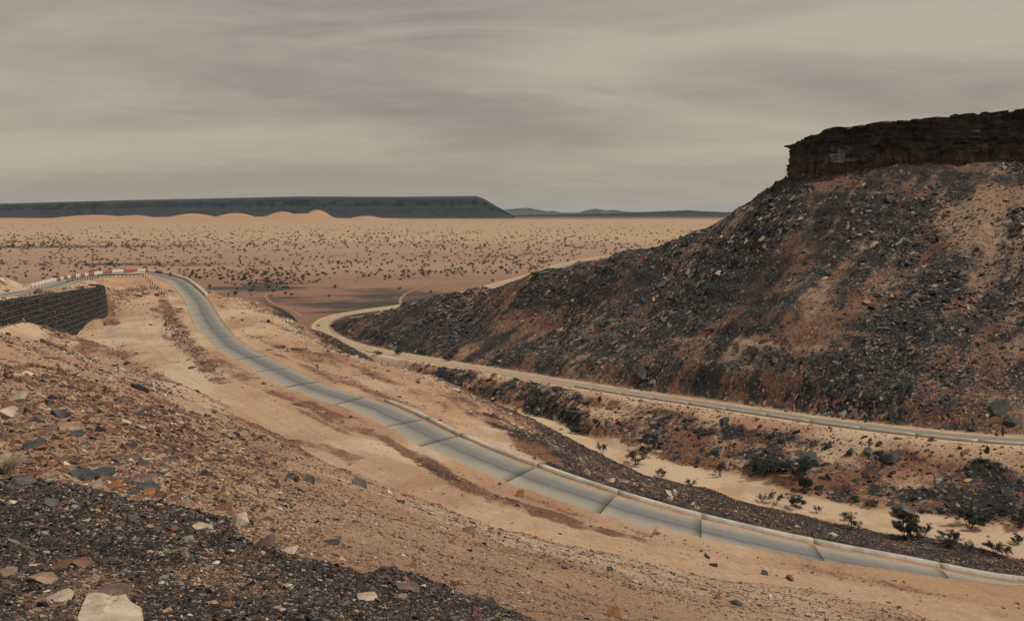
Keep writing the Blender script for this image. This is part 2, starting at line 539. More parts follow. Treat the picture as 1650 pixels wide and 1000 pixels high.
# embankment scree below the rim of the upper platform, rock fields round the wadi
dR, zR, sR = line_dist(GX, GY, resample(catmull(RIM, 1.0), 1.0), 90)
rimside = -np.sign(sample(dR, *PH(1000, 860, 26)[:2]))
_lo = LOW[LOW[:, 1] < 420]
beyond = in_poly(GX, GY, np.vstack([resample(catmull(RIM, 1.0), 1.0)[:, :2], [[150, 105]], _lo[:, :2]])) & (hillmask == 0)
beyond = beyond.astype(float)
wadim = 1 - sstep(np.abs(dW) + 2.5 * fbm(GX / 10, GY / 10, 3, 71), 5.0, 7.4)
scree = beyond * (dW * np.sign(sample(dW, *hit(1160, 815)[:2])) > 0) * (1 - wadim)
apron = ((dU < -RW - 0.9) & (dU > -16)).astype(float) * sstep(GX + 3 * fbm(GX / 4, GY / 4, 3, 74), 1, 6) * (GY < 110)
scree = np.maximum(scree, apron * (1 - wadim))
beyond = np.maximum(beyond, apron)
dark = np.maximum(dark, scree * np.clip(0.75 + 0.5 * fbm(GX / 8, GY / 8, 3, 73), 0, 1) * np.maximum(sstep(np.abs(dR), 2, 7), sstep(GX, 0, 6)))
rust = np.maximum(rust, scree * 0.7)
rocky = beyond * (1 - scree) * (1 - wadim) * sstep(np.abs(dL), LW + 3.0, LW + 8)
dark = np.maximum(dark, rocky * np.clip(0.40 + 1.0 * fbm(GX / 9, GY / 9, 5, 75, 0.65), 0, 1))
rust = np.maximum(rust, rocky * np.clip(0.65 + 0.6 * fbm(GX / 9, GY / 9, 3, 76), 0, 1))
for e in [(735, 610, 35, 17, 10), (870, 665, 105, 22, 10), (1110, 692, 130, 20, 4), (1450, 800, 90, 26, 8), (1250, 745, 60, 18, 6), (1580, 770, 70, 40, 5), (1420, 735, 40, 10, 0), (1600, 830, 60, 20, 10)]:
    dark = np.maximum(dark, beyond * (1 - wadim) * ell(*e) * np.clip(0.75 + 0.9 * fbm(GX / 4, GY / 4, 4, 79), 0.2, 1))
for e in [(1350, 715, 90, 12, 5), (1600, 740, 60, 12, 5), (1150, 668, 90, 7, 5), (950, 640, 60, 9, 8)]:
    dark = dark * (1 - 0.85 * ell(*e))
    rust = rust * (1 - 0.8 * ell(*e))
pale = np.maximum(pale, wadim * beyond)
rust = rust * (1 - 0.9 * wadim * beyond)
dark = dark * (1 - wadim * beyond)
# fill slope under the lower road is pale sand
fs = beyond * (1 - sstep(np.abs(dL), LW + 3, LW + 9 + 4 * fbm(GX / 6, GY / 6, 3, 78))) * sstep(GX, 40, 90)
dark *= 1 - fs
rust *= 1 - fs
# dark gravel mound in the foreground
MOUND = pix_poly([(0, 766), (60, 768), (130, 782), (200, 803), (290, 812), (350, 828), (385, 855), (400, 872), (470, 893), (540, 912), (580, 925), (620, 916), (660, 920), (720, 948), (800, 975), (880, 1000)])
MOUND = MOUND + [(2.5, 8), (2.5, 0), (-40, 0), (-40, 20)]
mwx = GX + 0.5 * fbm(GX / 1.1, GY / 1.1, 3, 81)
mwy = GY + 0.5 * fbm(GX / 1.1, GY / 1.1, 3, 82)
mound = in_poly(mwx, mwy, MOUND).astype(float)
dark = np.maximum(dark, mound * np.clip(0.86 + 0.35 * fbm(GX / 1.6, GY / 1.6, 3, 83), 0, 1))
pm = np.maximum(ell(120, 960, 120, 50), ell(330, 930, 120, 25, 8))
dark = dark * (1 - 0.45 * pm * mound)
# rusty rubble on the near-left hillside and along the tracks
for e, s in [((60, 620, 130, 50, 15), 0.45), ((100, 720, 170, 60, 10), 0.4), ((250, 640, 80, 22, 18), 0.5), ((560, 660, 110, 16, 25), 0.55), ((740, 775, 100, 22, 22), 0.95), ((640, 720, 70, 16, 28), 0.8),
             ((440, 720, 70, 22, 15), 0.5), ((520, 690, 60, 10, 15), 0.6), ((720, 600, 60, 14, 18), 0.6), ((640, 640, 60, 12, 18), 0.4), ((800, 680, 60, 12, 20), 0.6), ((860, 720, 60, 20, 20), 1.0), ((820, 805, 60, 12, 20), 0.8),
             ((900, 815, 110, 10, 18), 0.6), ((1030, 855, 60, 8, 14), 0.7), ((300, 560, 30, 40, 0), 0.5), ((340, 590, 30, 20, 30), 0.5), ((220, 480, 25, 14, 0), 0.4), ((480, 555, 40, 8, 5), 0.4), ((260, 470, 8, 40, -25), 0.6),
             ((330, 640, 60, 10, 10), 0.4), ((160, 600, 120, 26, 22), 0.4), ((400, 690, 60, 14, 20), 0.5)]:
    rust = np.maximum(rust, s * ell(*e))
for e, s in [((850, 705, 60, 20, 20), 0.7), ((740, 780, 80, 14, 22), 0.35), ((265, 520, 10, 40, -25), 0.35)]:
    dark = np.maximum(dark, s * ell(*e))
for e, s in [((235, 535, 85, 45, 0), 1.0), ((300, 620, 80, 30, 10), 0.9), ((560, 740, 90, 16, 30), 0.8), ((620, 770, 60, 10, 30), 0.7), ((340, 670, 70, 20, 10), 0.8), ((460, 520, 60, 25, 20), 0.6), ((1000, 885, 160, 16, 10), 0.5), ((780, 830, 80, 16, 20), 0.6), ((250, 800, 60, 10, 20), 0.6)]:
    pale = np.maximum(pale, s * ell(*e))
def stroke(pix, width):
    L = np.array([hit(u, v) for u, v in pix])
    L = resample(catmull(L, 0.5), 0.5)
    d, _, _ = line_dist(GX + 0.9 * fbm(GX / 2.5, GY / 2.5, 4, 161), GY + 0.9 * fbm(GX / 2.5, GY / 2.5, 4, 162), L, width * 3)
    return 1 - sstep(np.abs(d), width * 0.5, width * 1.3)


tr = (1 - sstep(np.abs(dT), 2.0, 3.6)) * (hillmask == 0)
pale = np.maximum(pale, 0.5 * tr)
ca_, cb_ = GX * 0.70 - GY * 0.71, GX * 0.71 + GY * 0.70
nearg = (1 - beyond) * (hillmask == 0) * (1 - sstep(Rg, 260, 330))
rust = np.maximum(rust, nearg * (1 - 0.6 * tr) * np.clip(0.14 + 1.15 * fbm(ca_ / 16, cb_ / 4.5, 5, 163, 0.6), 0, 0.85) * (0.5 + 0.6 * sstep(Rg, 50, 75)))
rust *= 1 - 0.75 * tr
dark *= 1 - 0.8 * tr
for pix, wd, rv_, dv_ in [([(470, 640), (530, 668), (600, 700), (680, 742), (760, 787), (840, 815), (900, 828)], 1.7, 1.0, 0.30),
                          ([(690, 748), (740, 775), (800, 800)], 1.6, 1.0, 0.55),
                          ([(880, 828), (960, 850), (1060, 876)], 1.0, 0.8, 0.15), ([(420, 690), (480, 712), (560, 735)], 1.4, 0.75, 0.1),
                          ([(110, 600), (180, 640), (260, 690), (330, 730)], 2.6, 0.75, 0.15), ([(660, 585), (740, 622), (820, 672)], 2.2, 0.8, 0.1),
                          ([(560, 600), (640, 625), (720, 655)], 1.3, 0.55, 0.0), ([(790, 672), (850, 700), (905, 735)], 3.0, 1.0, 0.75),
                          ([(258, 470), (272, 505), (300, 545), (335, 590), (360, 615)], 1.6, 0.85, 0.2), ([(400, 590), (470, 630), (540, 668)], 0.9, 0.6, 0.0),
                          ([(180, 470), (200, 478), (235, 465)], 4.0, 0.6, 0.1), ([(130, 545), (180, 535), (215, 525)], 1.2, 0.6, 0.0)]:
    m_ = stroke(pix, wd) * np.clip(0.72 + 0.9 * fbm(GX / 3.2, GY / 3.2, 4, 171), 0.1, 1)
    rust = np.maximum(rust, rv_ * m_)
    dark = np.maximum(dark, dv_ * m_)
m_ = stroke([(1040, 545), (1130, 553), (1250, 558), (1340, 562), (1430, 568)], 0.9)
m_ = m_ * np.clip(0.35 + 1.2 * fbm(GX / 6, GY / 6, 3, 181), 0, 0.75)
dark *= 1 - 0.9 * m_
rust *= 1 - 0.3 * m_
pathm = m_
sh = 1 - sstep(np.abs(dU), RW + 0.5, RW + 2.0)
rust = rust * (1 - 0.45 * sh)
shl = 1 - sstep(np.abs(dL), LW + 1.0, LW + 3.5)
pale = np.maximum(pale, shl)
rust *= 1 - 0.7 * shl
dark *= 1 - 0.9 * shl
# far flat ground round the nose: darker reddish soil
flat = sstep(GY, 330, 420) * (hillmask == 0)
flat = flat * 0.3
rust = np.maximum(rust, flat * np.clip(0.65 + 0.5 * fbm(GX / 30, GY / 60, 3, 91), 0, 1) * (1 - shl))
dark = np.maximum(dark, flat * np.clip(0.15 + 0.8 * fbm(GX / 60, GY / 90, 3, 92), 0, 0.8) * (1 - shl))
dark = np.clip(dark, 0, 1)
rust = np.clip(rust, 0, 1)
pale = np.clip(pale, 0, 1)


# ------------------------------------------------------------------ object helpers
def tag(o, label=None, cat=None, group=None, kind=None):
    if label:
        o['label'] = label
    if cat:
        o['category'] = cat
    if group:
        o['group'] = group
    if kind:
        o['kind'] = kind
    return o


def mesh_np(name, V, Fq, mats=(), smooth=False):
    """mesh from numpy vertices and an (n,3) or (n,4) face array"""
    me = bpy.data.meshes.new(name)
    V = np.asarray(V, np.float32)
    Fq = np.asarray(Fq, np.int32)
    k = Fq.shape[1]
    me.vertices.add(len(V))
    me.vertices.foreach_set('co', V.ravel())
    me.loops.add(Fq.size)
    me.loops.foreach_set('vertex_index', Fq.ravel())
    me.polygons.add(len(Fq))
    me.polygons.foreach_set('loop_start', np.arange(0, Fq.size, k, dtype=np.int32))
    me.polygons.foreach_set('loop_total', np.full(len(Fq), k, np.int32))
    if smooth:
        me.polygons.foreach_set('use_smooth', np.ones(len(Fq), bool))
    for m in mats:
        me.materials.append(m)
    me.update(calc_edges=True)
    me.validate()
    return me


def link(name, me, parent=None, loc=None):
    o = bpy.data.objects.new(name, me)
    COL.objects.link(o)
    if parent is not None:
        o.parent = parent
    if loc is not None:
        o.location = loc
    return o


def fattr(me, name, arr):
    a = me.attributes.new(name, 'FLOAT', 'POINT')
    a.data.foreach_set('value', np.asarray(arr, np.float32).ravel())


def grid_faces(nr, nc):
    i = np.arange(nr - 1)[:, None] * nc + np.arange(nc - 1)[None, :]
    i = i.ravel()
    return np.stack([i, i + 1, i + nc + 1, i + nc], 1)


# ------------------------------------------------------------------ materials
def new_mat(name):
    m = bpy.data.materials.new(name)
    m.use_nodes = True
    m.node_tree.nodes.clear()
    q = NB(m.node_tree)
    bs = q.n('ShaderNodeBsdfPrincipled')
    out = q.n('ShaderNodeOutputMaterial')
    m.node_tree.links.new(bs.outputs[0], out.inputs[0])
    bs.inputs['Roughness'].default_value = 0.9
    bs.inputs['Specular IOR Level'].default_value = 0.15
    return m, q, bs


def bump(q, bs, h, strength, dist):
    bm_ = q.n('ShaderNodeBump')
    bm_.inputs['Strength'].default_value = strength
    bm_.inputs['Distance'].default_value = dist
    q.set(bm_.inputs['Height'], h)
    q.set(bs.inputs['Normal'], bm_.outputs[0])


SAND = (0.490, 0.305, 0.195)
SANDP = (0.640, 0.475, 0.330)
SANDD = (0.355, 0.188, 0.118)
RUST = (0.20, 0.098, 0.060)
SLATE = (0.040, 0.041, 0.044)

def plain_colour(q, pos, a_y, a_d, a_o):
    n1 = q.noise(q.vmul(pos, (0.0012, 0.0035, 0.0)), 1.0, 6, 0.6, 0.5)
    n2 = q.noise(q.vmul(pos, (0.02, 0.03, 0.0)), 1.0, 6, 0.65)
    n3 = q.noise(q.vmul(pos, (0.006, 0.012, 0.0)), 1.0, 6, 0.65)
    bf = q.math('ADD', a_y, q.math('ADD', q.math('MULTIPLY', q.math('SUBTRACT', n1, 0.5), 0.5), q.math('MULTIPLY', q.math('SUBTRACT', n3, 0.5), 0.5)))
    col = q.mix(q.ramp(bf, 0.0, 0.55), (0.25, 0.142, 0.100), (0.36, 0.232, 0.165))
    col = q.mix(q.ramp(bf, 0.5, 1.0), col, (0.45, 0.308, 0.195))
    col = q.mix(q.math('MULTIPLY', q.ramp(n2, 0.5, 0.7), 0.3), col, (0.19, 0.11, 0.078))
    col = q.mix(q.math('MULTIPLY', a_o, 0.8), col, (0.43, 0.252, 0.148))
    n4 = q.noise(q.vmul(pos, (0.10, 0.14, 0.0)), 1.0, 5, 0.7)
    n5 = q.noise(q.vmul(pos, (0.010, 0.035, 0.0)), 1.0, 6, 0.7, 0.8)
    col = q.mix(q.math('MULTIPLY', q.ramp(n4, 0.52, 0.66), 0.45), col, (0.17, 0.10, 0.074))
    col = q.mix(q.math('MULTIPLY', q.math('MULTIPLY', q.ramp(n5, 0.54, 0.66), q.ramp(a_y, 0.5, 0.15)), 0.55), col, (0.36, 0.165, 0.085))
    ddf = q.ramp(q.math('ADD', a_d, q.math('ADD', q.math('MULTIPLY', q.math('SUBTRACT', n2, 0.5), 1.0), q.math('MULTIPLY', q.math('SUBTRACT', n5, 0.5), 2.2))), 0.30, 0.80)
    return q.mix(ddf, col, (0.075, 0.064, 0.060))


mat_plain, q, bs = new_mat('desert_plain')
pos = q.n('ShaderNodeNewGeometry').outputs['Position']
q.set(bs.inputs['Base Color'], plain_colour(q, pos, q.attr('band').outputs['Fac'], q.attr('pdark').outputs['Fac'], q.attr('dune').outputs['Fac']))

mat_ground, q, bs = new_mat('desert_ground')
pos = q.n('ShaderNodeNewGeometry').outputs['Position']
a_d = q.attr('dark').outputs['Fac']
a_r = q.attr('rust').outputs['Fac']
a_p = q.attr('pale').outputs['Fac']
a_t = q.attr('track').outputs['Fac']
n_big = q.noise(pos, 0.09, 5, 0.6)
n_mid = q.noise(pos, 0.7, 6, 0.65)
n_fin = q.noise(pos, 6.0, 5, 0.7)
n_grit = q.noise(pos, 28.0, 3, 0.7)
col = q.mix(q.ramp(q.math('ADD', a_p, q.math('MULTIPLY', q.math('SUBTRACT', n_mid, 0.5), 0.9)), 0.15, 0.95), SAND, SANDP)
col = q.mix(q.math('MULTIPLY', q.ramp(n_big, 0.48, 0.66), 0.5), col, SANDD)
col = q.mix(q.math('MULTIPLY', q.ramp(n_fin, 0.52, 0.72), 0.45), col, SANDD)
col = q.mix(q.math('MULTIPLY', q.attr('hill').outputs['Fac'], 0.70), col, (0.225, 0.148, 0.105))
n_spk = q.noise(pos, 2.6, 8, 0.82)
col = q.mix(q.math('MULTIPLY', q.ramp(n_spk, 0.53, 0.64), 0.62), col, (0.24, 0.138, 0.088))
col = q.mix(q.math('MULTIPLY', q.ramp(n_spk, 0.44, 0.32), 0.35), col, (0.62, 0.48, 0.33))
rf = q.ramp(q.math('ADD', a_r, q.math('MULTIPLY', q.math('SUBTRACT', q.math('ADD', q.math('MULTIPLY', n_mid, 0.6), q.math('MULTIPLY', n_fin, 0.4)), 0.5), 1.9)), 0.28, 0.85)
rustc = q.mix(n_fin, (0.29, 0.138, 0.088), (0.145, 0.072, 0.051))
rustc = q.mix(q.math('MULTIPLY', q.attr('hill').outputs['Fac'], 0.5), rustc, (0.155, 0.092, 0.068))
col = q.mix(rf, col, rustc)
df = q.ramp(q.math('ADD', a_d, q.math('MULTIPLY', q.math('SUBTRACT', q.math('ADD', q.math('MULTIPLY', n_mid, 0.5), q.math('MULTIPLY', n_fin, 0.5)), 0.5), 1.8)), 0.30, 0.75)
slc = q.mix(q.ramp(n_grit, 0.4, 0.65), (0.018, 0.019, 0.021), (0.062, 0.056, 0.051))
col = q.mix(df, col, slc)
# wheel marks in the dirt track
wob = q.math('MULTIPLY', q.math('SUBTRACT', n_big, 0.5), 3.0)
ab = q.math('ABSOLUTE', q.math('ADD', a_t, wob))
lines = q.math('SINE', q.math('MULTIPLY', ab, 7.0))
tf = q.math('MULTIPLY', q.ramp(lines, 0.2, 1.0), q.ramp(ab, 2.8, 1.6))
col = q.mix(q.math('MULTIPLY', tf, 0.13), col, (0.30, 0.19, 0.115))
hil = q.attr('hill').outputs['Fac']
grit = q.ramp(n_grit, 0.35, 0.7)
col = q.mix(q.attr('plainmix').outputs['Fac'], col, plain_colour(q, pos, q.attr('band').outputs['Fac'], q.attr('pdark').outputs['Fac'], 0.0))
col = q.mix(0.35, col, q.mix(grit, (0.55, 0.55, 0.55), (1.25, 1.25, 1.25)), 'MULTIPLY')
q.set(bs.inputs['Base Color'], col)
hh = q.math('ADD', q.math('MULTIPLY', n_spk, 0.35), q.math('MULTIPLY', n_mid, 0.5))
hh = q.math('ADD', hh, q.math('ADD', q.math('MULTIPLY', n_fin, 0.22), q.math('MULTIPLY', n_grit, 0.05)))
bump(q, bs, hh, 0.9, 0.45)

mat_slab, q, bs = new_mat('worn_road_concrete')
pos = q.n('ShaderNodeNewGeometry').outputs['Position']
a_s = q.attr('across').outputs['Fac']            # -1 .. 1 across the road
n_b = q.noise(pos, 0.35, 4, 0.6)
n_m = q.noise(pos, 2.2, 5, 0.65)
n_f = q.noise(pos, 14, 4, 0.7)
cxyz = q.n('ShaderNodeCombineXYZ')
q.set(cxyz.inputs[0], q.math('MULTIPLY', a_s, 9.0))
q.set(cxyz.inputs[1], q.math('MULTIPLY', q.attr('along').outputs['Fac'], 0.07))
n_s = q.noise(cxyz.outputs[0], 1.0, 6, 0.7)
aw = q.math('ADD', a_s, q.math('ADD', q.math('MULTIPLY', q.math('SUBTRACT', n_b, 0.5), 0.40), q.math('MULTIPLY', q.math('SUBTRACT', n_s, 0.5), 0.35)))
col = q.mix(n_m, (0.30, 0.27, 0.225), (0.36, 0.325, 0.27))
cen = q.ramp(q.math('ABSOLUTE', q.math('ADD', aw, 0.08)), 0.75, 0.12)
col = q.mix(q.math('MULTIPLY', cen, 0.85), col, (0.165, 0.170, 0.172))
c2_ = q.ramp(q.math('ABSOLUTE', q.math('ADD', aw, -0.06)), 0.14, 0.0)
col = q.mix(q.math('MULTIPLY', c2_, 0.45), col, (0.070, 0.080, 0.092))
sa = q.ramp(q.math('ADD', q.math('ABSOLUTE', aw), q.math('MULTIPLY', q.math('SUBTRACT', n_m, 0.5), 0.5)), 0.70, 1.02)
col = q.mix(q.math('MULTIPLY', sa, 0.7), col, (0.43, 0.335, 0.225))
col = q.mix(q.math('MULTIPLY', q.ramp(n_s, 0.56, 0.70), 0.5), col, (0.33, 0.29, 0.235))
col = q.mix(q.math('MULTIPLY', q.ramp(n_s, 0.45, 0.30), 0.4), col, (0.10, 0.108, 0.115))
col = q.mix(q.math('MULTIPLY', q.ramp(n_m, 0.58, 0.72), 0.45), col, (0.36, 0.29, 0.21))
col = q.mix(0.55, col, q.mix(q.ramp(n_f, 0.3, 0.7), (0.6, 0.6, 0.6), (1.3, 1.3, 1.3)), 'MULTIPLY')
q.set(bs.inputs['Base Color'], col)
bs.inputs['Roughness'].default_value = 0.75
bump(q, bs, n_f, 0.3, 0.02)

mat_lane, q, bs = new_mat('dusty_valley_road')
pos = q.n('ShaderNodeNewGeometry').outputs['Position']
a_s = q.attr('across').outputs['Fac']
a_g = q.attr('grey').outputs['Fac']
n_m = q.noise(pos, 0.6, 5, 0.65)
aw = q.math('ADD', q.math('ABSOLUTE', a_s), q.math('MULTIPLY', q.math('SUBTRACT', n_m, 0.5), 0.5))
col = q.mix(a_g, (0.40, 0.315, 0.215), (0.235, 0.215, 0.185))
col = q.mix(q.ramp(aw, 0.5, 1.0), col, (0.50, 0.375, 0.24))
col = q.mix(q.math('MULTIPLY', q.ramp(n_m, 0.5, 0.7), 0.3), col, (0.26, 0.20, 0.15))
q.set(bs.inputs['Base Color'], col)

mat_joint, q, bs = new_mat('tar_joint')
bs.inputs['Base Color'].default_value = (0.022, 0.026, 0.028, 1)


def plain_mat(name, c1_, c2_, scale=3.0, rough=0.85, bumpd=0.05):
    m, q, bs = new_mat(name)
    tco = q.n('ShaderNodeTexCoord').outputs['Object']
    nz = q.noise(tco, scale, 5, 0.65)
    nf = q.noise(tco, scale * 6, 4, 0.7)
    f = q.ramp(q.math('ADD', q.math('MULTIPLY', nz, 0.65), q.math('MULTIPLY', nf, 0.35)), 0.32, 0.68)
    q.set(bs.inputs['Base Color'], q.mix(f, c1_, c2_))
    bs.inputs['Roughness'].default_value = rough
    bump(q, bs, nf, 0.5, bumpd)
    return m


mat_parapet, q, bs = new_mat('parapet_concrete')
pos = q.n('ShaderNodeNewGeometry').outputs['Position']
n1 = q.noise(pos, 0.5, 6, 0.65)
n2 = q.noise(q.vmul(pos, (3.0, 3.0, 0.6)), 1.0, 5, 0.7)
n3 = q.noise(pos, 9.0, 4, 0.75)
col = q.mix(q.ramp(n1, 0.35, 0.65), (0.36, 0.325, 0.275), (0.55, 0.505, 0.44))
col = q.mix(q.math('MULTIPLY', q.ramp(n2, 0.52, 0.70), 0.6), col, (0.23, 0.195, 0.155))
col = q.mix(q.math('MULTIPLY', q.ramp(n3, 0.58, 0.70), 0.5), col, (0.26, 0.235, 0.20))
q.set(bs.inputs['Base Color'], col)
bump(q, bs, n3, 0.6, 0.04)
mat_white = plain_mat('white_barrier_paint', (0.50, 0.46, 0.40), (0.64, 0.60, 0.54), 1.5)
mat_red = plain_mat('red_barrier_paint', (0.26, 0.085, 0.070), (0.33, 0.13, 0.10), 1.5)
mat_path = plain_mat('trodden_earth', (0.27, 0.165, 0.11), (0.35, 0.23, 0.155), 0.3)
mat_post = plain_mat('dark_post_metal', (0.03, 0.035, 0.04), (0.06, 0.065, 0.07), 5)
mat_slate = plain_mat('slate_rock', (0.040, 0.042, 0.046), (0.105, 0.102, 0.100), 1.6)
mat_grey = plain_mat('grey_rock', (0.075, 0.075, 0.078), (0.15, 0.142, 0.132), 1.6)
mat_brown = plain_mat('rust_brown_rock', (0.095, 0.055, 0.042), (0.27, 0.145, 0.092), 3.0)
mat_tan = plain_mat('tan_rock', (0.17, 0.108, 0.075), (0.42, 0.30, 0.205), 3.0)
mat_pale = plain_mat('pale_rock', (0.27, 0.20, 0.145), (0.60, 0.50, 0.385), 3.2)
mat_purple = plain_mat('mauve_rock', (0.085, 0.058, 0.055), (0.22, 0.145, 0.125), 3.0)
mat_orange = plain_mat('orange_rock', (0.16, 0.075, 0.045), (0.37, 0.17, 0.085), 3.0)
mat_leaf = plain_mat('dry_acacia_leaf', (0.040, 0.047, 0.042), (0.085, 0.090, 0.074), 0.8)
mat_leaf2 = plain_mat('dusty_shrub_leaf', (0.060, 0.058, 0.042), (0.10, 0.09, 0.062), 0.8)
mat_bark = plain_mat('acacia_bark', (0.055, 0.042, 0.034), (0.10, 0.08, 0.062), 3)
mat_straw = plain_mat('dry_straw', (0.45, 0.36, 0.24), (0.62, 0.53, 0.38), 3)

mat_scatter, q, bs = new_mat('scattered_stone')
tint = q.attr('tint', 'INSTANCER').outputs['Color']
pos = q.n('ShaderNodeNewGeometry').outputs['Position']
nz = q.noise(pos, 5.0, 4, 0.7)
q.set(bs.inputs['Base Color'], q.mix(0.7, tint, q.mix(q.ramp(nz, 0.3, 0.7), (0.55, 0.55, 0.55), (1.35, 1.35, 1.35)), 'MULTIPLY'))

mat_cliff, q, bs = new_mat('cliff_rock')
pos = q.n('ShaderNodeNewGeometry').outputs['Position']
st = q.noise(q.vmul(pos, (0.18, 0.18, 1.3)), 1.0, 5, 0.6)
ve = q.noise(q.vmul(pos, (0.5, 0.5, 0.12)), 1.0, 5, 0.65)
fi = q.noise(pos, 2.2, 5, 0.7)
vo = q.n('ShaderNodeTexVoronoi')
q.set(vo.inputs['Vector'], q.vmul(pos, (0.38, 0.38, 0.55)))
q.set(vo.inputs['Scale'], 1.0)
vsep = q.n('ShaderNodeSeparateColor')
mat_cliff.node_tree.links.new(vo.outputs['Color'], vsep.inputs[0])
tone = q.math('ADD', q.math('MULTIPLY', vsep.outputs[0], 0.55), q.math('MULTIPLY', q.ramp(st, 0.4, 0.62), 0.45))
col = q.mix(tone, (0.020, 0.020, 0.021), (0.100, 0.092, 0.086))
low_ = q.attr('low').outputs['Fac']
col = q.mix(q.math('MULTIPLY', q.ramp(q.math('MULTIPLY', ve, q.math('ADD', low_, 0.35)), 0.46, 0.68), 0.8), col, (0.20, 0.115, 0.075))
col = q.mix(q.math('MULTIPLY', q.ramp(fi, 0.55, 0.72), 0.5), col, (0.10, 0.088, 0.078))
q.set(bs.inputs['Base Color'], col)
bump(q, bs, q.math('ADD', q.math('MULTIPLY', st, 0.5), fi), 0.9, 0.5)

mat_mesa, q, bs = new_mat('distant_mesa_rock')
pos = q.n('ShaderNodeNewGeometry').outputs['Position']
n1 = q.noise(q.vmul(pos, (0.009, 0.002, 0.010)), 1.0, 6, 0.7)
nzv = q.n('ShaderNodeSeparateXYZ')
mat_mesa.node_tree.links.new(q.n('ShaderNodeNewGeometry').outputs['Normal'], nzv.inputs[0])
col = q.mix(q.ramp(n1, 0.38, 0.65), (0.006, 0.009, 0.012), (0.024, 0.026, 0.027))
q.set(bs.inputs['Base Color'], q.mix(q.ramp(nzv.outputs[2], 0.9, 0.99), col, (0.024, 0.027, 0.027)))
mat_range, q, bs = new_mat('distant_range_rock')
bs.inputs['Base Color'].default_value = (0.07, 0.068, 0.066, 1)

def plain_band(x, y):
    bd = 0.08 + 0.42 * sstep(y, 650, 1050) + 0.5 * sstep(y, 1150, 2100) * (1 - 0.3 * sstep(y, 4300, 5400))
    bd = bd + 0.35 * sstep(x, 150, 500) * sstep(y, 900, 1400)
    return np.clip(bd + 0.22 * fbm(x / 300, y / 140, 4, 107), 0, 1)


def plain_dark(x, y):
    dk = np.clip(0.62 - 0.6 * np.hypot((x + 95) / 190, (y - 590) / 150) + 0.6 * fbm(x / 90, y / 60, 4, 109), 0, 1)
    dk = np.maximum(dk, np.clip(1.0 - np.abs(y - 1530 - 0.10 * (x + 900)) / 110 + 0.5 * fbm(x / 120, y / 60, 3, 113), 0, 1) * sstep(-x, 400, 800) * 0.75)
    dk = np.maximum(dk, np.clip(1.0 - np.hypot((x + 480) / 260, (y - 1020) / 60) + 0.5 * fbm(x / 80, y / 40, 3, 114), 0, 1) * 0.8)
    dk = np.maximum(dk, np.clip(1.0 - np.hypot((x + 240) / 80, (y - 720) / 90) + 0.5 * fbm(x / 50, y / 50, 3, 115), 0, 1) * 0.9)
    dk = np.maximum(dk, sstep(y, 6300, 6900) * sstep(x, -1400, -900) * 0.62)
    return np.maximum(dk, np.clip(0.55 * fbm(x / 500, y / 160, 4, 111), 0, 1) * (y < 4000))


# ------------------------------------------------------------------ ground
me = mesh_np('ground', np.stack([GX, GY, GZ + CZ], -1).reshape(-1, 3), grid_faces(NR, len(TH)), [mat_ground], True)
fattr(me, 'dark', dark)
fattr(me, 'rust', rust)
fattr(me, 'pale', pale)
fattr(me, 'band', plain_band(GX, GY))
fattr(me, 'pdark', plain_dark(GX, GY))
fattr(me, 'hill', hillmask * (1 - 0.3 * pathm))
fattr(me, 'plainmix', (1 - hillmask) * sstep(GY + 0.5 * np.maximum(-GX - 60, 0) + 25 * fbm(GX / 30, GY / 30, 3, 99), 330, 440) * sstep(-GZ, 58, 66) * (1 - shl))
fattr(me, 'track', np.where(hillmask > 0, 50, np.clip(dT, -50, 50)))
ground = tag(link('ground', me), kind='structure')

# ------------------------------------------------------------------ plain
pth = np.radians(np.concatenate([np.linspace(-180, -45, 40, endpoint=False), np.linspace(-45, 45, 500, endpoint=False), np.linspace(45, 180, 41)]))
prr = 470 * (45000 / 470) ** np.linspace(0, 1, 260)
PXg = np.sin(pth)[None] * prr[:, None]
PYg = np.cos(pth)[None] * prr[:, None]
PZg = np.full(PXg.shape, -70.12)
PZg += 0.5 * fbm(PXg / 160, PYg / 160, 3, 101) * sstep(prr[:, None], 1400, 2500)
# dunes: rounded orange swells before the mesa
dune = np.zeros_like(PXg)
for (u, v, wpx, Y) in [(20, 351, 90, 5200), (150, 346, 85, 5300), (215, 346.5, 55, 5500), (310, 344, 60, 5200), (380, 342.5, 50, 5300), (455, 341, 45, 5300), (512, 338, 34, 5100), (480, 344, 90, 5000), (590, 348, 50, 5200), (260, 350, 160, 5000), (420, 349, 140, 5000), (80, 352, 160, 5000)]:
    cx, cy, cz = PY(u, v, Y)
    wd = wpx / F * Y
    H = cz + 70
    d = np.hypot((PXg - cx) / wd, (PYg - cy) / (wd * 1.6))
    dune = np.maximum(dune, H * np.exp(-(d / 0.72) ** 2))
PZg += dune * (1 + 0.08 * fbm(PXg / 120, PYg / 120, 3, 103))
me = mesh_np('plain', np.stack([PXg, PYg, PZg + CZ], -1).reshape(-1, 3), grid_faces(len(prr), len(pth)), [mat_plain], True)
vv = V0 + 70 * F / np.maximum(PYg, 50)
uu = U0 + PXg / np.maximum(PYg, 50) * F
fattr(me, 'band', plain_band(PXg, PYg))
fattr(me, 'dune', np.clip(dune / 25, 0, 1) * 0.9 + 0.25 * sstep(PYg, 3600, 5200) * (PXg < 1200))
fattr(me, 'pdark', plain_dark(PXg, PYg))
tag(link('plain', me), kind='structure')


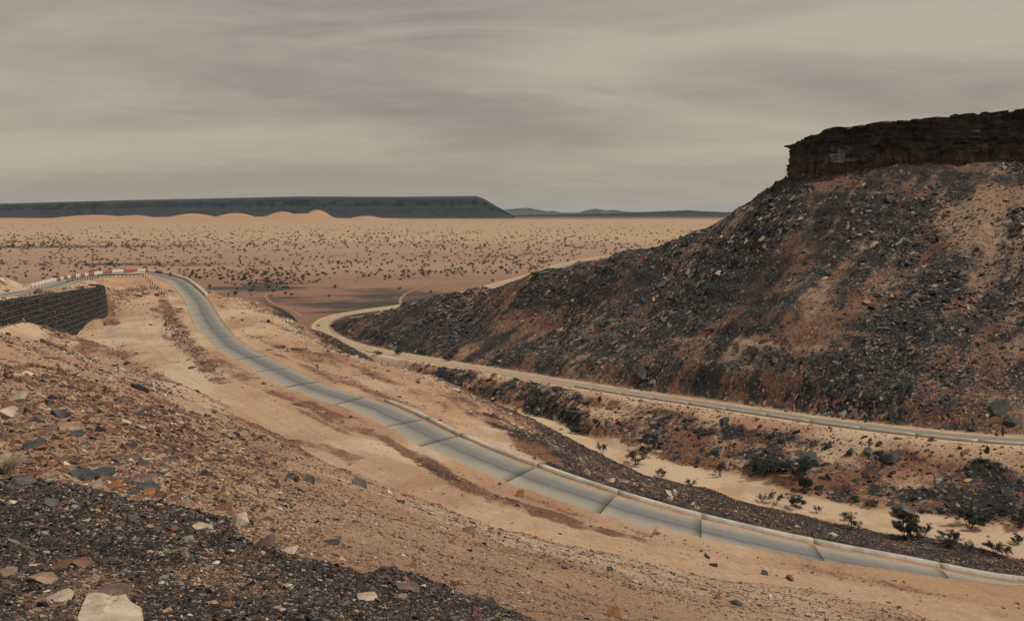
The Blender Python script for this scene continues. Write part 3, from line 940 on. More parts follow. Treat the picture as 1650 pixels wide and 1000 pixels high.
# ------------------------------------------------------------------ far mesa and ranges
def mesa_obj(name, prof, Y, depth, mat, seed, label, cat, step_px=2.0, cliff=0.45, rough=1.0):
    """flat-topped mountain: skyline read from the photo at distance Y, talus below a cliff band, noisy spurs in plan"""
    us = np.arange(prof[0][0], prof[-1][0] + 0.1, step_px)
    vt = np.interp(us, [p[0] for p in prof], [p[1] for p in prof])
    X = (us - U0) / F * Y
    top = -(vt - V0) / F * Y + 70
    rows = []
    ks = np.linspace(0, 1, 22)
    spur = fbm(X / 520, X * 0, 4, seed) * 0.9 + 0.35 * fbm(X / 140, X * 0, 3, seed + 3)
    for k in ks:
        # k 0: foot in front, 1: plateau edge
        zf_ = np.where(k < 0.62, (k / 0.62) ** 1.35 * (1 - cliff), (1 - cliff) + cliff * ((k - 0.62) / 0.38) ** 0.8)
        outw = (1 - k) ** 1.0 * depth * (1.0 + 0.7 * spur) if k < 0.62 else (0.38 * depth * (1 - k) * 0.5 * (1 + 0.7 * spur) + 0)
        jit = rough * depth * 0.05 * fbm(X / 70, X * 0 + k * 9, 3, seed + 5)
        yb = Y + spur * depth * 0.5 - outw + jit
        rows.append(np.stack([X * yb / Y, yb, (top * yb / Y) * zf_ * 0.86 + CZ - 70.6], 1))
    for kk_, ff_ in ((0.8, 0.93), (2.2, 1.0)):
        yb = Y + depth * kk_ + 0 * X
        rows.append(np.stack([X * yb / Y, yb, (top - 70) * yb / Y * ff_ + 70 * ff_ + CZ - 70.6], 1))
    rows.append(rows[-1] * np.array([1.02, 1, 0]) + np.array([0, depth * 2, CZ - 75]))
    V = np.concatenate(rows)
    me_ = mesh_np(name, V, grid_faces(len(rows), len(us)), [mat], False)
    o_ = link(name, me_)
    tag(o_, label, cat)
    o_['kind'] = 'structure'
    del o_['label'], o_['category']
    return o_


mesa_obj('mesa', [(-420, 334), (-200, 331), (0, 328), (90, 325.5), (200, 322.5), (320, 320), (480, 316.5), (640, 317), (768, 315.5), (780, 320), (800, 332), (822, 344), (830, 348)], 8200, 520, mat_mesa, 11, 'x', 'x')
mesa_obj('hill_range', [(600, 349), (640, 347.8), (760, 347), (900, 345), (1000, 343), (1060, 340.5), (1110, 338.5), (1130, 340), (1190, 342.5), (1400, 343), (1800, 342)], 9500, 500, mat_mesa, 23, 'x', 'x', cliff=0.2)
mesa_obj('hill_range', [(770, 344), (812, 337.5), (835, 335.5), (853, 334.5), (862, 337), (885, 340.5), (890, 339), (905, 343), (930, 343.5), (945, 338.5), (960, 336), (975, 339), (990, 338), (1010, 341), (1050, 342), (1080, 341), (1300, 343)], 17000, 900, mat_range, 31, 'x', 'x', cliff=0.3)


# ------------------------------------------------------------------ rocks: shapes
def rock_mesh(name, seed, flat, npts=14, mats=(), sub=False):
    r = np.random.default_rng(seed)
    P = r.normal(size=(npts, 3))
    P /= np.linalg.norm(P, axis=1)[:, None]
    P *= r.uniform(0.75, 1.1, (npts, 1))
    # squarish slabs: push towards a box
    P = np.sign(P) * np.abs(P) ** 0.75
    P *= np.array([1.0, r.uniform(0.55, 0.85), flat]) * 0.5
    bm_ = bmesh.new()
    for p in P:
        bm_.verts.new(p)
    res = bmesh.ops.convex_hull(bm_, input=bm_.verts)
    bmesh.ops.delete(bm_, geom=[v for v in bm_.verts if not v.link_faces], context='VERTS')
    if sub:
        bmesh.ops.dissolve_limit(bm_, angle_limit=0.2, verts=bm_.verts, edges=bm_.edges)
        bmesh.ops.bevel(bm_, geom=list(bm_.edges), offset=0.012, segments=1, affect='EDGES')
        bmesh.ops.triangulate(bm_, faces=bm_.faces)
        bmesh.ops.subdivide_edges(bm_, edges=[e for e in bm_.edges if e.calc_length() > 0.22], cuts=1)
        bmesh.ops.triangulate(bm_, faces=bm_.faces)
        for v in bm_.verts:
            k = 0.014 * (math.sin(9.1 * v.co.x + seed) + math.sin(12.7 * v.co.y + 2 * seed) + math.sin(17 * v.co.z + seed * 3))
            v.co *= 1 + k
    me_ = bpy.data.meshes.new(name)
    bm_.to_mesh(me_)
    bm_.free()
    for m in mats:
        me_.materials.append(m)
    return me_


shapes = bpy.data.collections.new('stone_shapes')
NSH = 10
for i in range(NSH):
    o = bpy.data.objects.new('stone_shape', rock_mesh('stone_shape', 100 + i, [0.28, 0.4, 0.55, 0.35, 0.7, 0.22, 0.5, 0.3, 0.6, 0.45][i], 11 + i % 4, [mat_scatter]))
    shapes.objects.link(o)


def gn_instancer():
    g = bpy.data.node_groups.new('stone_scatter', 'GeometryNodeTree')
    g.interface.new_socket('Geometry', in_out='INPUT', socket_type='NodeSocketGeometry')
    g.interface.new_socket('Geometry', in_out='OUTPUT', socket_type='NodeSocketGeometry')
    gi = g.nodes.new('NodeGroupInput')
    go = g.nodes.new('NodeGroupOutput')
    ci = g.nodes.new('GeometryNodeCollectionInfo')
    ci.inputs['Collection'].default_value = shapes
    ci.inputs['Separate Children'].default_value = True
    ci.inputs['Reset Children'].default_value = True
    ip = g.nodes.new('GeometryNodeInstanceOnPoints')
    ip.inputs['Pick Instance'].default_value = True

    def na(nm, dt):
        a = g.nodes.new('GeometryNodeInputNamedAttribute')
        a.data_type = dt
        a.inputs['Name'].default_value = nm
        return [o_ for o_ in a.outputs if o_.enabled][0]
    g.links.new(gi.outputs[0], ip.inputs['Points'])
    g.links.new(ci.outputs[0], ip.inputs['Instance'])
    g.links.new(na('shape', 'INT'), ip.inputs['Instance Index'])
    g.links.new(na('rot', 'FLOAT_VECTOR'), ip.inputs['Rotation'])
    g.links.new(na('size', 'FLOAT_VECTOR'), ip.inputs['Scale'])
    g.links.new(ip.outputs[0], go.inputs[0])
    return g


GN = gn_instancer()


def ground_normal(x, y):
    e = 0.012 * np.hypot(x, y) + 0.05
    dx = (sample(GZ, x + e, y) - sample(GZ, x - e, y)) / (2 * e)
    dy = (sample(GZ, x, y + e) - sample(GZ, x, y - e)) / (2 * e)
    return dx, dy


PAL = {k: np.array(v) for k, v in dict(
    slate=(0.034, 0.035, 0.038), slate2=(0.080, 0.078, 0.078), grey=(0.19, 0.182, 0.172), rust=(0.20, 0.105, 0.068), brown=(0.13, 0.075, 0.055), tan=(0.36, 0.25, 0.165), pale=(0.50, 0.42, 0.33), black=(0.022, 0.022, 0.024), coal=(0.046, 0.042, 0.040), coal2=(0.082, 0.072, 0.066)).items()}


def stone_field(name, label_kind, P, size, cols, tilt=0.35, sink=0.18, yaw=None, long=1.0, thin=1.0):
    """one mass of loose stones: P (n,2), size (n,), cols (n,3)"""
    n_ = len(P)
    dx, dy = ground_normal(P[:, 0], P[:, 1])
    z = sample(GZ, P[:, 0], P[:, 1]) + CZ - size * sink * 0.3
    me_ = bpy.data.meshes.new(name)
    me_.vertices.add(n_)
    me_.vertices.foreach_set('co', np.stack([P[:, 0], P[:, 1], z], 1).astype(np.float32).ravel())
    a = me_.attributes.new('shape', 'INT', 'POINT')
    a.data.foreach_set('value', rng.integers(0, NSH, n_).astype(np.int32))
    ry = rng.normal(0, tilt, n_)
    rx = rng.normal(0, tilt, n_)
    a = me_.attributes.new('rot', 'FLOAT_VECTOR', 'POINT')
    # lie on the slope: euler XYZ with the slope's tilt
    a.data.foreach_set('vector', np.stack([np.arctan(dy) + rx, -np.arctan(dx) + ry, np.zeros(n_) if yaw is None else rng.normal(yaw, 0.35, n_)], 1).astype(np.float32).ravel())
    s = np.stack([size * rng.uniform(0.8, 1.35, n_), size * rng.uniform(0.6, 1.2, n_), size * rng.uniform(0.7, 1.2, n_)], 1)
    sw = rng.random(n_) < 0.5
    if yaw is None:
        s[sw] = s[sw][:, [1, 0, 2]]
    s *= np.array([long, 1.0, thin])
    a = me_.attributes.new('size', 'FLOAT_VECTOR', 'POINT')
    a.data.foreach_set('vector', s.astype(np.float32).ravel())
    a = me_.attributes.new('tint', 'FLOAT_COLOR', 'POINT')
    a.data.foreach_set('color', np.c_[np.clip(cols, 0.01, 0.9), np.ones(n_)].astype(np.float32).ravel())
    o_ = link(name, me_)
    m_ = o_.modifiers.new('scatter', 'NODES')
    m_.node_group = GN
    tag(o_, label_kind, 'stones', kind='stuff')
    return o_


def polar_points(n_, t0, t1, r0, r1):
    t = np.radians(rng.uniform(t0, t1, n_))
    r = r0 * (r1 / r0) ** rng.random(n_)
    return np.stack([np.sin(t) * r, np.cos(t) * r], 1)


def pick_cols(n_, names, probs):
    k = rng.choice(len(names), n_, p=np.array(probs) / np.sum(probs))
    c = np.array([PAL[m] for m in names])[k]
    return c * rng.uniform(0.7, 1.3, (n_, 1)) * rng.uniform(0.94, 1.06, (n_, 3))


def power_px(n_, lo, hi, al=2.2):
    u = rng.random(n_)
    return (lo ** -al + u * (hi ** -al - lo ** -al)) ** (-1 / al)


def keep_off_roads(P, margin=0.0):
    d1 = np.abs(sample(dU, P[:, 0], P[:, 1]))
    d2 = np.abs(sample(dL, P[:, 0], P[:, 1]))
    return (d1 > RW + 1.0 + margin) & (d2 > LW + 0.6 + margin)


# hill scree
P = polar_points(380000, -12, 37, 160, 470)
hm = sample(hillmask, P[:, 0], P[:, 1])
dkv = sample(dark, P[:, 0], P[:, 1])
k = (hm > 0.6) & (sample(pathm, P[:, 0], P[:, 1]) < 0.4) & (rng.random(len(P)) < 0.48 + 0.52 * dkv ** 1.2) & keep_off_roads(P)
P = P[k]
dkv = dkv[k]
rsz = power_px(len(P), 2.2, 16, 2.4) * np.hypot(P[:, 0], P[:, 1]) / F
big = fbm(P[:, 0] / 25, P[:, 1] / 25, 3, 121)
rsz *= np.clip(0.85 + 0.75 * big, 0.4, 1.7)
cc = np.where((rng.random(len(P)) < 0.25 + 0.75 * dkv)[:, None], pick_cols(len(P), ['slate', 'slate2', 'grey', 'black', 'brown'], [5, 3.0, 1.7, 2.2, 0.8]), pick_cols(len(P), ['rust', 'brown', 'tan', 'slate2'], [2, 2, 1.2, 2]))
stone_field('hill_scree', 'dark slate scree covering the flank of the hill under the cliff', P, rsz, cc, 0.22, yaw=0.45, long=1.5, thin=0.75)

# scree and rock fields between the two roads
P = polar_points(230000, -14, 37, 66, 330)
dkv = sample(dark, P[:, 0], P[:, 1])
bv = sample(beyond, P[:, 0], P[:, 1])
wv = sample(wadim, P[:, 0], P[:, 1])
k = (bv > 0.6) & (wv < 0.4) & (rng.random(len(P)) < 0.25 + 0.75 * dkv) & keep_off_roads(P, 0.8)
P, dkv = P[k], dkv[k]
rsz = power_px(len(P), 2.4, 18, 1.9) * np.hypot(P[:, 0], P[:, 1]) / F
sc = sample(scree, P[:, 0], P[:, 1]) > 0.5
rsz = np.where(sc, np.minimum(rsz, 0.7), rsz)
cc = np.where(sc[:, None], pick_cols(len(P), ['brown', 'slate2', 'slate', 'rust', 'tan'], [3, 3, 2.5, 1.3, 0.7]),
              np.where((rng.random(len(P)) < 0.3 + 0.7 * dkv)[:, None], pick_cols(len(P), ['slate', 'slate2', 'grey', 'black'], [4, 3, 2, 2]), pick_cols(len(P), ['rust', 'brown', 'tan', 'slate2'], [2, 2, 1.5, 1.5])))
stone_field('valley_rubble', 'dark rubble strewn along the dry wash between the two roads', P, rsz, cc, 0.4)

# stones on the near slopes and round the tracks
P = polar_points(320000, -40, 40, 13, 240)
mo = sample(mound, P[:, 0], P[:, 1])
bv = sample(beyond, P[:, 0], P[:, 1])
rv = sample(rust, P[:, 0], P[:, 1])
tv = 1 - sstep(np.abs(sample(dT, P[:, 0], P[:, 1])), 1.8, 3.6)
rad = np.hypot(P[:, 0], P[:, 1])
cl_ = fbm(P[:, 0] / 5, P[:, 1] / 5, 4, 131)
uP = U0 + P[:, 0] / P[:, 1] * F
left = 1 - sstep(uP + 3.0 * (P[:, 1] - 20), 350, 620)          # left hillside is stonier
near = 1 - sstep(rad, 55, 75)
pr = near * (0.28 + 0.60 * np.clip(cl_ + 0.3, 0, 1)) + 0.6 * left * near + 0.70 * rv ** 1.3 + 0.13 * np.clip(0.6 + 1.5 * cl_, 0, 1.6)
pr *= (1 - 0.85 * tv)
k = (mo < 0.5) & (bv < 0.4) & (rng.random(len(P)) < pr) & keep_off_roads(P)
P, rv, rad, left = P[k], rv[k], rad[k], left[k]
rsz = power_px(len(P), 1.9, 14, 2.6) * rad / F * (1 + 0.9 * left)
cc = pick_cols(len(P), ['brown', 'rust', 'tan', 'slate2', 'slate', 'pale'], [3, 3, 3, 1.8, 1.0, 0.5])
stone_field('slope_stones', 'loose brown stones strewn over the sandy slope below the viewpoint', P, rsz, cc, 0.4)

# pebbles of the dark mound
P = polar_points(190000, -40, 12, 6.5, 24)
mo = sample(mound, P[:, 0], P[:, 1])
dkv = sample(dark, P[:, 0], P[:, 1])
k = (mo > 0.45) & (rng.random(len(P)) < 0.35 + 0.65 * dkv)
P, dkv = P[k], dkv[k]
rad = np.hypot(P[:, 0], P[:, 1])
rsz = power_px(len(P), 3.2, 22, 2.7) * rad / F
cc = np.where((rng.random(len(P)) < 0.25 + 0.65 * dkv)[:, None], pick_cols(len(P), ['coal', 'coal2', 'black', 'brown', 'grey'], [4, 3, 2, 2.6, 0.8]), pick_cols(len(P), ['brown', 'tan', 'rust', 'pale', 'grey'], [3, 2.4, 1.6, 1.4, 1.5]))
stone_field('mound_gravel', 'dark slate gravel heaped in the bottom left foreground', P, rsz, cc, 0.5, 0.1)

# pale broken stone along the platform rim
EL = resample(catmull(RIM, 0.5), 0.5)
m = rng.integers(0, len(EL), 5200)
P = EL[m, :2] + rng.normal(0, 1.0, (5200, 2)) * np.array([1.3, 1.6])
uu_ = U0 + P[:, 0] / P[:, 1] * F
k = keep_off_roads(P, 0.5) & (uu_ > 320) & (rng.random(5200) < np.interp(uu_, [330, 480, 600, 720, 800, 1000, 1120, 1300], [0.5, 0.7, 1, 1, 0.55, 0.5, 0.35, 0.12]))
P = P[k]
rsz = power_px(len(P), 2.5, 10, 1.8) * np.hypot(P[:, 0], P[:, 1]) / F
cc = pick_cols(len(P), ['pale', 'tan', 'brown', 'grey'], [4, 3, 1, 0.7])
stone_field('rim_rubble', 'pale broken stone tipped along the outer rim of the road platform', P, rsz, cc, 0.5)

# small rubble banks: pixel strokes
def stroke_stones(name, label, pix, count, width, lo, hi, names, probs):
    L = np.array([hit(u, v) for u, v in pix])
    L = resample(L, 0.4)
    m = rng.integers(0, len(L), count)
    P = L[m, :2] + rng.normal(0, width, (count, 2))
    P = P[keep_off_roads(P, 0.3)]
    rsz = power_px(len(P), lo, hi, 1.9) * np.hypot(P[:, 0], P[:, 1]) / F
    stone_field(name, label, P, rsz, pick_cols(len(P), names, probs), 0.5)


stroke_stones('rubble_bank', 'pale rubble bank between the hillside and the sandy hollow at left', [(0, 545), (60, 556), (120, 572), (165, 588), (215, 605), (240, 618)], 1500, 0.9, 2.5, 9, ['pale', 'tan', 'grey', 'slate2'], [3, 3, 1, 1])
stroke_stones('rubble_bank', 'brown and pale rubble bank at the foot of the left slope', [(215, 595), (240, 612), (255, 628), (268, 637)], 800, 1.0, 3, 10, ['pale', 'tan', 'brown', 'slate2'], [2, 3, 2, 2])
stroke_stones('rubble_bank', 'dark rubble ridge beside the road inside the bend', [(268, 510), (285, 540), (310, 565), (335, 592), (358, 615)], 900, 0.8, 2.5, 8, ['brown', 'tan', 'slate2', 'pale'], [3, 2, 3, 1.5])
stroke_stones('rubble_bank', 'reddish rubble by the end of the dark retaining wall', [(170, 480), (175, 500), (190, 488), (215, 468), (235, 462)], 700, 2.2, 2.2, 6, ['brown', 'rust', 'tan', 'slate'], [3, 3, 2, 1])

# ------------------------------------------------------------------ cliff on the hill
out_pts = [(330, 283), (240, 289), (197, 296), (165, 303), (140, 310), (126, 316.5), (119.5, 323), (120.5, 332), (126, 346), (150, 400), (200, 460), (330, 500)]
OUT = resample(smooth_line(resample(catmull([p + (0,) for p in out_pts], 0.5), 0.5), 10), 0.5)
ot, on = normals2(OUT)
onr = on * np.sign(on[np.argmin(np.abs(OUT[:, 0] - 165))][1] * -1)
s_ = np.arange(len(OUT)) * 0.5
zb = sample(GZ, OUT[:, 0], OUT[:, 1])
kk = np.ones(25) / 25
zb = np.convolve(np.pad(zb, 12, 'edge'), kk, 'valid') - 3.0
front = OUT[:, 1] < 324
zt = np.where(front, np.interp(OUT[:, 0], [117, 121, 127, 140, 165, 197, 240, 330], [27, 29.5, 32.3, 34.6, 36.6, 38.9, 41, 45]), 28.0)
zt = zt + 0.9 * fbm(s_ / 6, s_ * 0, 3, 201) + 0.35 * np.sign(fbm(s_ / 2.3, s_ * 0 + 4, 2, 203))
NROW = 74
layers = np.cumsum(rng.uniform(0.35, 1.7, 60))
loff = rng.normal(0, 0.55, 61)
beds = np.cumsum(rng.uniform(1.6, 4.6, 30))
rows, lows = [], []
for k in range(NROW):
    t = k / (NROW - 1)
    z = zb + (zt - zb) * t
    zz_ = z + 0.6 * fbm(s_ / 25, s_ * 0, 2, 205) - zb.mean() + 6
    li = np.searchsorted(layers, np.clip(zz_, 0, layers[-1] - 0.01))
    prof = np.interp(t, [0, 0.12, 0.3, 0.42, 0.6, 0.78, 0.9, 1.0], [1.6, 0.5, -0.5, -0.2, 0.3, 0.4, -0.2, -1.6])
    und = -2.2 * np.exp(-((OUT[:, 0] - 131) / 7) ** 2) * np.exp(-((t - 0.3) / 0.2) ** 2)
    ti = np.searchsorted(beds, np.clip(zz_ + 0.8 * fbm(s_ / 9, s_ * 0, 2, 218), 0, beds[-1] - 0.01))
    cw = 1.8 + 2.6 * _hash(ti, ti * 0 + 3, 5)
    cpos = (s_ + 1.1 * fbm(s_ / 4, z / 3, 2, 222)) / cw + 9.7 * ti
    ci = np.floor(cpos)
    fr = cpos - ci
    blk = (_hash(ci, ti, 31) - 0.5) * 2.6 + (_hash(np.floor(cpos / 3.1), ti * 0, 33) - 0.5) * 1.8
    crack = -0.9 * np.clip(1 - np.minimum(fr, 1 - fr) * cw / 0.35, 0, 1) * (_hash(ci, ti, 37) > 0.35)
    bedj = np.array([np.min(np.abs(beds - q__)) for q__ in zz_])
    groove = -0.4 * np.clip(1 - bedj / 0.35, 0, 1)
    off = prof * 1.0 + und + loff[li] * 0.25 + blk * 0.75 + crack + groove + 2.6 * fbm(s_ / 12, z / 18, 3, 209) + 0.45 * fbm(s_ / 1.3, z / 0.9, 3, 211)
    cd = np.abs(s_ - s_[np.argmin(OUT[:, 0] + 0.2 * np.abs(OUT[:, 1] - 324))])
    off = off * (0.35 + 0.65 * sstep(cd, 2, 14))
    rows.append(np.stack([OUT[:, 0] + onr[:, 0] * off, OUT[:, 1] + onr[:, 1] * off, z + CZ + 0.15 * fbm(s_ / 1.5, z, 2, 213)], 1))
    lows.append(np.full(len(OUT), 1 - t))
cen = np.array([250.0, 390.0])
for f, dz in ((0.02, 0.4), (0.08, 0.8), (0.25, 1.0), (0.95, 1.2)):
    rows.append(np.stack([OUT[:, 0] + (cen[0] - OUT[:, 0]) * f, OUT[:, 1] + (cen[1] - OUT[:, 1]) * f, zt * (1 - f) + 36 * f + dz + CZ + 0.4 * fbm(s_ / 4, s_ * 0 + f * 9, 3, 215)], 1))
    lows.append(np.zeros(len(OUT)))
me = mesh_np('cliff', np.concatenate(rows), grid_faces(len(rows), len(OUT)), [mat_cliff], False)
fattr(me, 'low', np.concatenate(lows))
tag(link('cliff', me), kind='structure')

# ------------------------------------------------------------------ upper road: concrete slabs over a dark bed
def station(L, x, y):
    return int(((L[:, 0] - x) ** 2 + (L[:, 1] - y) ** 2).argmin())


ET, EN = normals2(EDGE)


def ribbon(name, idxs, half, mat, lift, thick, ncross=9, parent=None, s0=0.0, jag=0.0):
    cs = np.linspace(-1, 1, ncross)
    c = EDGE[idxs] if isinstance(idxs, np.ndarray) and idxs.dtype.kind == 'i' else idxs
    t, nn = normals2(c)
    V, at, al_ = [], [], []
    sl = np.r_[0, np.cumsum(np.hypot(*np.diff(c[:, :2], axis=0).T))]
    for i in range(len(c)):
        for a in cs:
            al_.append(s0 + sl[i])
            j = jag * float(fbm(np.array([c[i, 0] * 0.8 + 3 * a]), np.array([c[i, 1] * 0.8]), 3, 5)[0]) if abs(a) == 1 else 0
            w_ = a * ((half if np.isscalar(half) else half[i]) + j)
            V.append((c[i, 0] + nn[i, 0] * w_, c[i, 1] + nn[i, 1] * w_, c[i, 2] + lift + CZ - 0.05 * a * a))
            at.append(a)
    nv = len(V)
    Fq = [tuple(f) for f in grid_faces(len(c), ncross)]
    # skirt
    bottom = [(x, y, z - thick) for x, y, z in V]
    ring = [k for k in range(ncross)] + [i * ncross + ncross - 1 for i in range(1, len(c))] + [(len(c) - 1) * ncross + k for k in range(ncross - 2, -1, -1)] + [i * ncross for i in range(len(c) - 2, 0, -1)]
    base = {k: nv + m for m, k in enumerate(ring)}
    V += [bottom[k] for k in ring]
    at += [at[k] for k in ring]
    al_ += [al_[k] for k in ring]
    for a, c_ in zip(ring, ring[1:] + ring[:1]):
        Fq.append((a, c_, base[c_], base[a]))
    me_ = mesh_np(name, V, np.array(Fq), [mat], False)
    fattr(me_, 'across', at)
    fattr(me_, 'along', al_)
    return link(name, me_, parent)


road = ribbon('mountain_road', UP[::2], RW - 0.5, mat_joint, -0.07, 0.2)
tag(road, kind='structure')
jp = [station(EDGE, *PH(*p)[:2]) for p in [(1509, 913, 32), (1308, 876, 30.3), (1127, 835, 28.7), (990, 796, 27.4), (860, 751, 26.3), (740, 704, 25.2), (687, 676, 24.8), (600, 640, 24.2)]]
d0 = jp[0]
js = []
k = d0
while k > 0:
    js.append(k)
    k -= 10
js = js[::-1][:-1] + jp
while js[-1] < len(EDGE) - 12:
    js.append(js[-1] + 10)
js = [0] + js + [len(EDGE) - 1]
for a, c in zip(js[:-1], js[1:]):
    if c - a < 2:
        continue
    L = UP[a:c + 1].copy()
    t, _ = normals2(L)
    L[0, :2] += t[0] * 0.024
    L[-1, :2] -= t[-1] * 0.024
    ribbon('slab', L, RW + 0.1, mat_slab, 0.0 + random.uniform(-0.008, 0.008), 0.15, parent=road, jag=0.10, s0=float(a))

# lower road
LHALF = LW + 2.0 * sstep(LOW[:, 1], 400, 450) + 4.0 * sstep(LOW[:, 1], 470, 600)
low_road = ribbon('valley_road', LOW, LHALF, mat_lane, -0.06, 0.4, 7, jag=0.9)
gu = np.repeat(sstep(-np.arange(len(LOW)), -150, -60), 7)
gv = np.zeros(len(low_road.data.vertices))
gv[:len(gu)] = gu
fattr(low_road.data, 'grey', gv)
tag(low_road, kind='structure')
# side tracks on the flats
for nm, pix, wd in [('dirt_path', [(645, 489), (648, 478), (665, 468), (700, 455), (720, 449)], 1.3), ('dirt_path', [(500, 518), (470, 500), (440, 488), (428, 478), (433, 470)], 1.0)]:
    L = np.array([PH(u, v, 69.9) for u, v in pix])
    L = resample(smooth_line(resample(catmull(L, 3.0), 3.0), 5), 3.0)
    o = ribbon(nm, L, wd, mat_path, 0.04, 0.35, 5, jag=0.5)
    fattr(o.data, 'grey', np.zeros(len(o.data.vertices)))
    tag(o, kind='structure')


# ------------------------------------------------------------------ box bars along a polyline
def bar(name, L, w0, w1, h0, h1, mats, parent, side=None, z0=-0.1, loc=None):
    """solid bar following L (rel. heights); w0..w1 offsets along the left normal, height from h0 to h1 along it"""
    t, nn = normals2(L)
    n_ = len(L)
    hs = np.linspace(h0, h1, n_)
    V = []
    for i in range(n_):
        for (w_, z_) in ((w0, z0), (w1, z0), (w1 - 0.02 * np.sign(w1 - w0), hs[i]), (w0 + 0.02 * np.sign(w1 - w0), hs[i])):
            V.append((L[i, 0] + nn[i, 0] * w_, L[i, 1] + nn[i, 1] * w_, L[i, 2] + z_ + CZ))
    Fq = []
    for i in range(n_ - 1):
        for k in range(4):
            a, c = i * 4 + k, i * 4 + (k + 1) % 4
            Fq.append((a, c, c + 4, a + 4))
    Fq += [(3, 2, 1, 0), tuple((n_ - 1) * 4 + k for k in range(4))]
    me_ = mesh_np(name, V, np.array(Fq), mats)
    return link(name, me_, parent)


def empty(name, p):
    o_ = bpy.data.objects.new(name, None)
    COL.objects.link(o_)
    o_.location = p
    o_.empty_display_size = 0.5
    bpy.context.view_layer.update()
    return o_


def adopt(child, root):
    child.parent = root
    child.matrix_parent_inverse = Matrix.Translation(root.location).inverted()


# parapet along the outer side of the upper road
s_end = station(EDGE, *PH(620, 647, 24.3)[:2])
p0 = EDGE[s_end]
par = empty('parapet_wall', (p0[0], p0[1], p0[2] + CZ))
tag(par, 'long low pale concrete parapet along the outer edge of the near road', 'parapet')
js2 = [j for j in js if j < s_end] + [s_end]
for a, c in zip(js2[:-1], js2[1:]):
    if c - a < 2:
        continue
    L = EDGE[a:c + 1].copy()
    t, _ = normals2(L)
    L[-1, :2] -= t[-1] * 0.03
    h = lambda k: float(np.interp(s_end - k, [0, 15, 60, 110], [0.30, 0.32, 0.36, 0.38]))
    o = bar('wall_segment', L, -0.08, -0.62, h(a), h(c), [mat_parapet], None, z0=-0.4)
    adopt(o, par)

# hairpin crash barrier in painted blocks
EU = U0 + EDGE[:, 0] / EDGE[:, 1] * F
apex = station(EDGE, *PH(234, 438, 20.1)[:2])
sA, sB = station(EDGE, *PH(331, 477, 21.6)[:2]), station(EDGE, *PH(57, 463.7, 17)[:2])


def st_u(u, leftleg):
    r = range(apex, sB + 8) if leftleg else range(sA - 4, apex + 1)
    return min(r, key=lambda k: abs(EU[k] - u)) + 0.0


def edge_at(s):
    return np.array([np.interp(s, np.arange(len(EDGE)), EDGE[:, k]) for k in range(3)])


segs = []
xs = [255, 285, 318, 345, 380, 412, 455, 495, 532, 565, 615, 695, 775, 880, 995]
colr = ['w', 'r', 'w', 'r', 'w', 'r', 'w', 'r', 'w', 'r', 'w', 'r', 'w', 'r', 'w']
fine = lambda u: float(np.interp(u, EU[apex:sB + 8][::-1], np.arange(apex, sB + 8)[::-1]))
fine2 = lambda u: float(np.interp(-u, -EU[sA - 4:apex + 1], np.arange(sA - 4, apex + 1)))
for a, c, col_ in zip(xs, xs[1:] + [1070], colr):
    segs.append((fine(40 + a / 5.5), fine(40 + c / 5.5 - 0.01), col_, 0.95))
xs = [1070, 1085, 1155, 1215, 1275, 1300, 1325, 1460, 1530, 1600]
for a, c, col_, hh_ in zip(xs[:-1], xs[1:], ['r', 'w', 'r', 'w', 'r', 'w', 'w', 'w', 'w'], [.95, .95, .95, .95, .95, .95, .85, .7, .6]):
    segs.append((fine2(40 + a / 5.5), fine2(40 + c / 5.5), col_, hh_))
s0 = fine(53.5)
bl = (fine(86.4) - s0) / 13
for k in range(7):
    segs.append((s0 + 2 * k * bl, s0 + (2 * k + 1.05) * bl, 'w', 1.15))
q0 = EDGE[apex]
barr = empty('crash_barrier', (q0[0], q0[1], q0[2] + CZ))
tag(barr, 'red and white painted concrete barrier curving round the outside of the far hairpin bend', 'barrier')
for a, c, col_, hh_ in segs:
    a, c = min(a, c), max(a, c)
    if c - a < 0.25:
        continue
    L = np.array([edge_at(x) for x in np.linspace(a + 0.03, c - 0.03, max(3, int((c - a) / 1.0) + 2))])
    o = bar('barrier_block', L, 0.0, -0.5, hh_, hh_, [mat_red if col_ == 'r' else mat_white], None, z0=-0.4)
    adopt(o, barr)

# inner edge posts and rail
INN = EDGE.copy()
INN[:, :2] += EN * (2 * RW + 0.7)
IU = U0 + INN[:, 0] / INN[:, 1] * F


def post_mesh(name, h, r):
    bm_ = bmesh.new()
    bmesh.ops.create_cone(bm_, cap_ends=True, segments=8, radius1=r, radius2=r * 0.85, depth=h)
    bmesh.ops.translate(bm_, verts=bm_.verts, vec=(0, 0, h / 2 - 0.2))
    res = bmesh.ops.create_cone(bm_, cap_ends=True, segments=8, radius1=r * 1.2, radius2=r * 0.6, depth=0.12)
    bmesh.ops.translate(bm_, verts=res['verts'], vec=(0, 0, h - 0.16))
    me_ = bpy.data.meshes.new(name)
    bm_.to_mesh(me_)
    bm_.free()
    me_.materials.append(mat_post)
    return me_


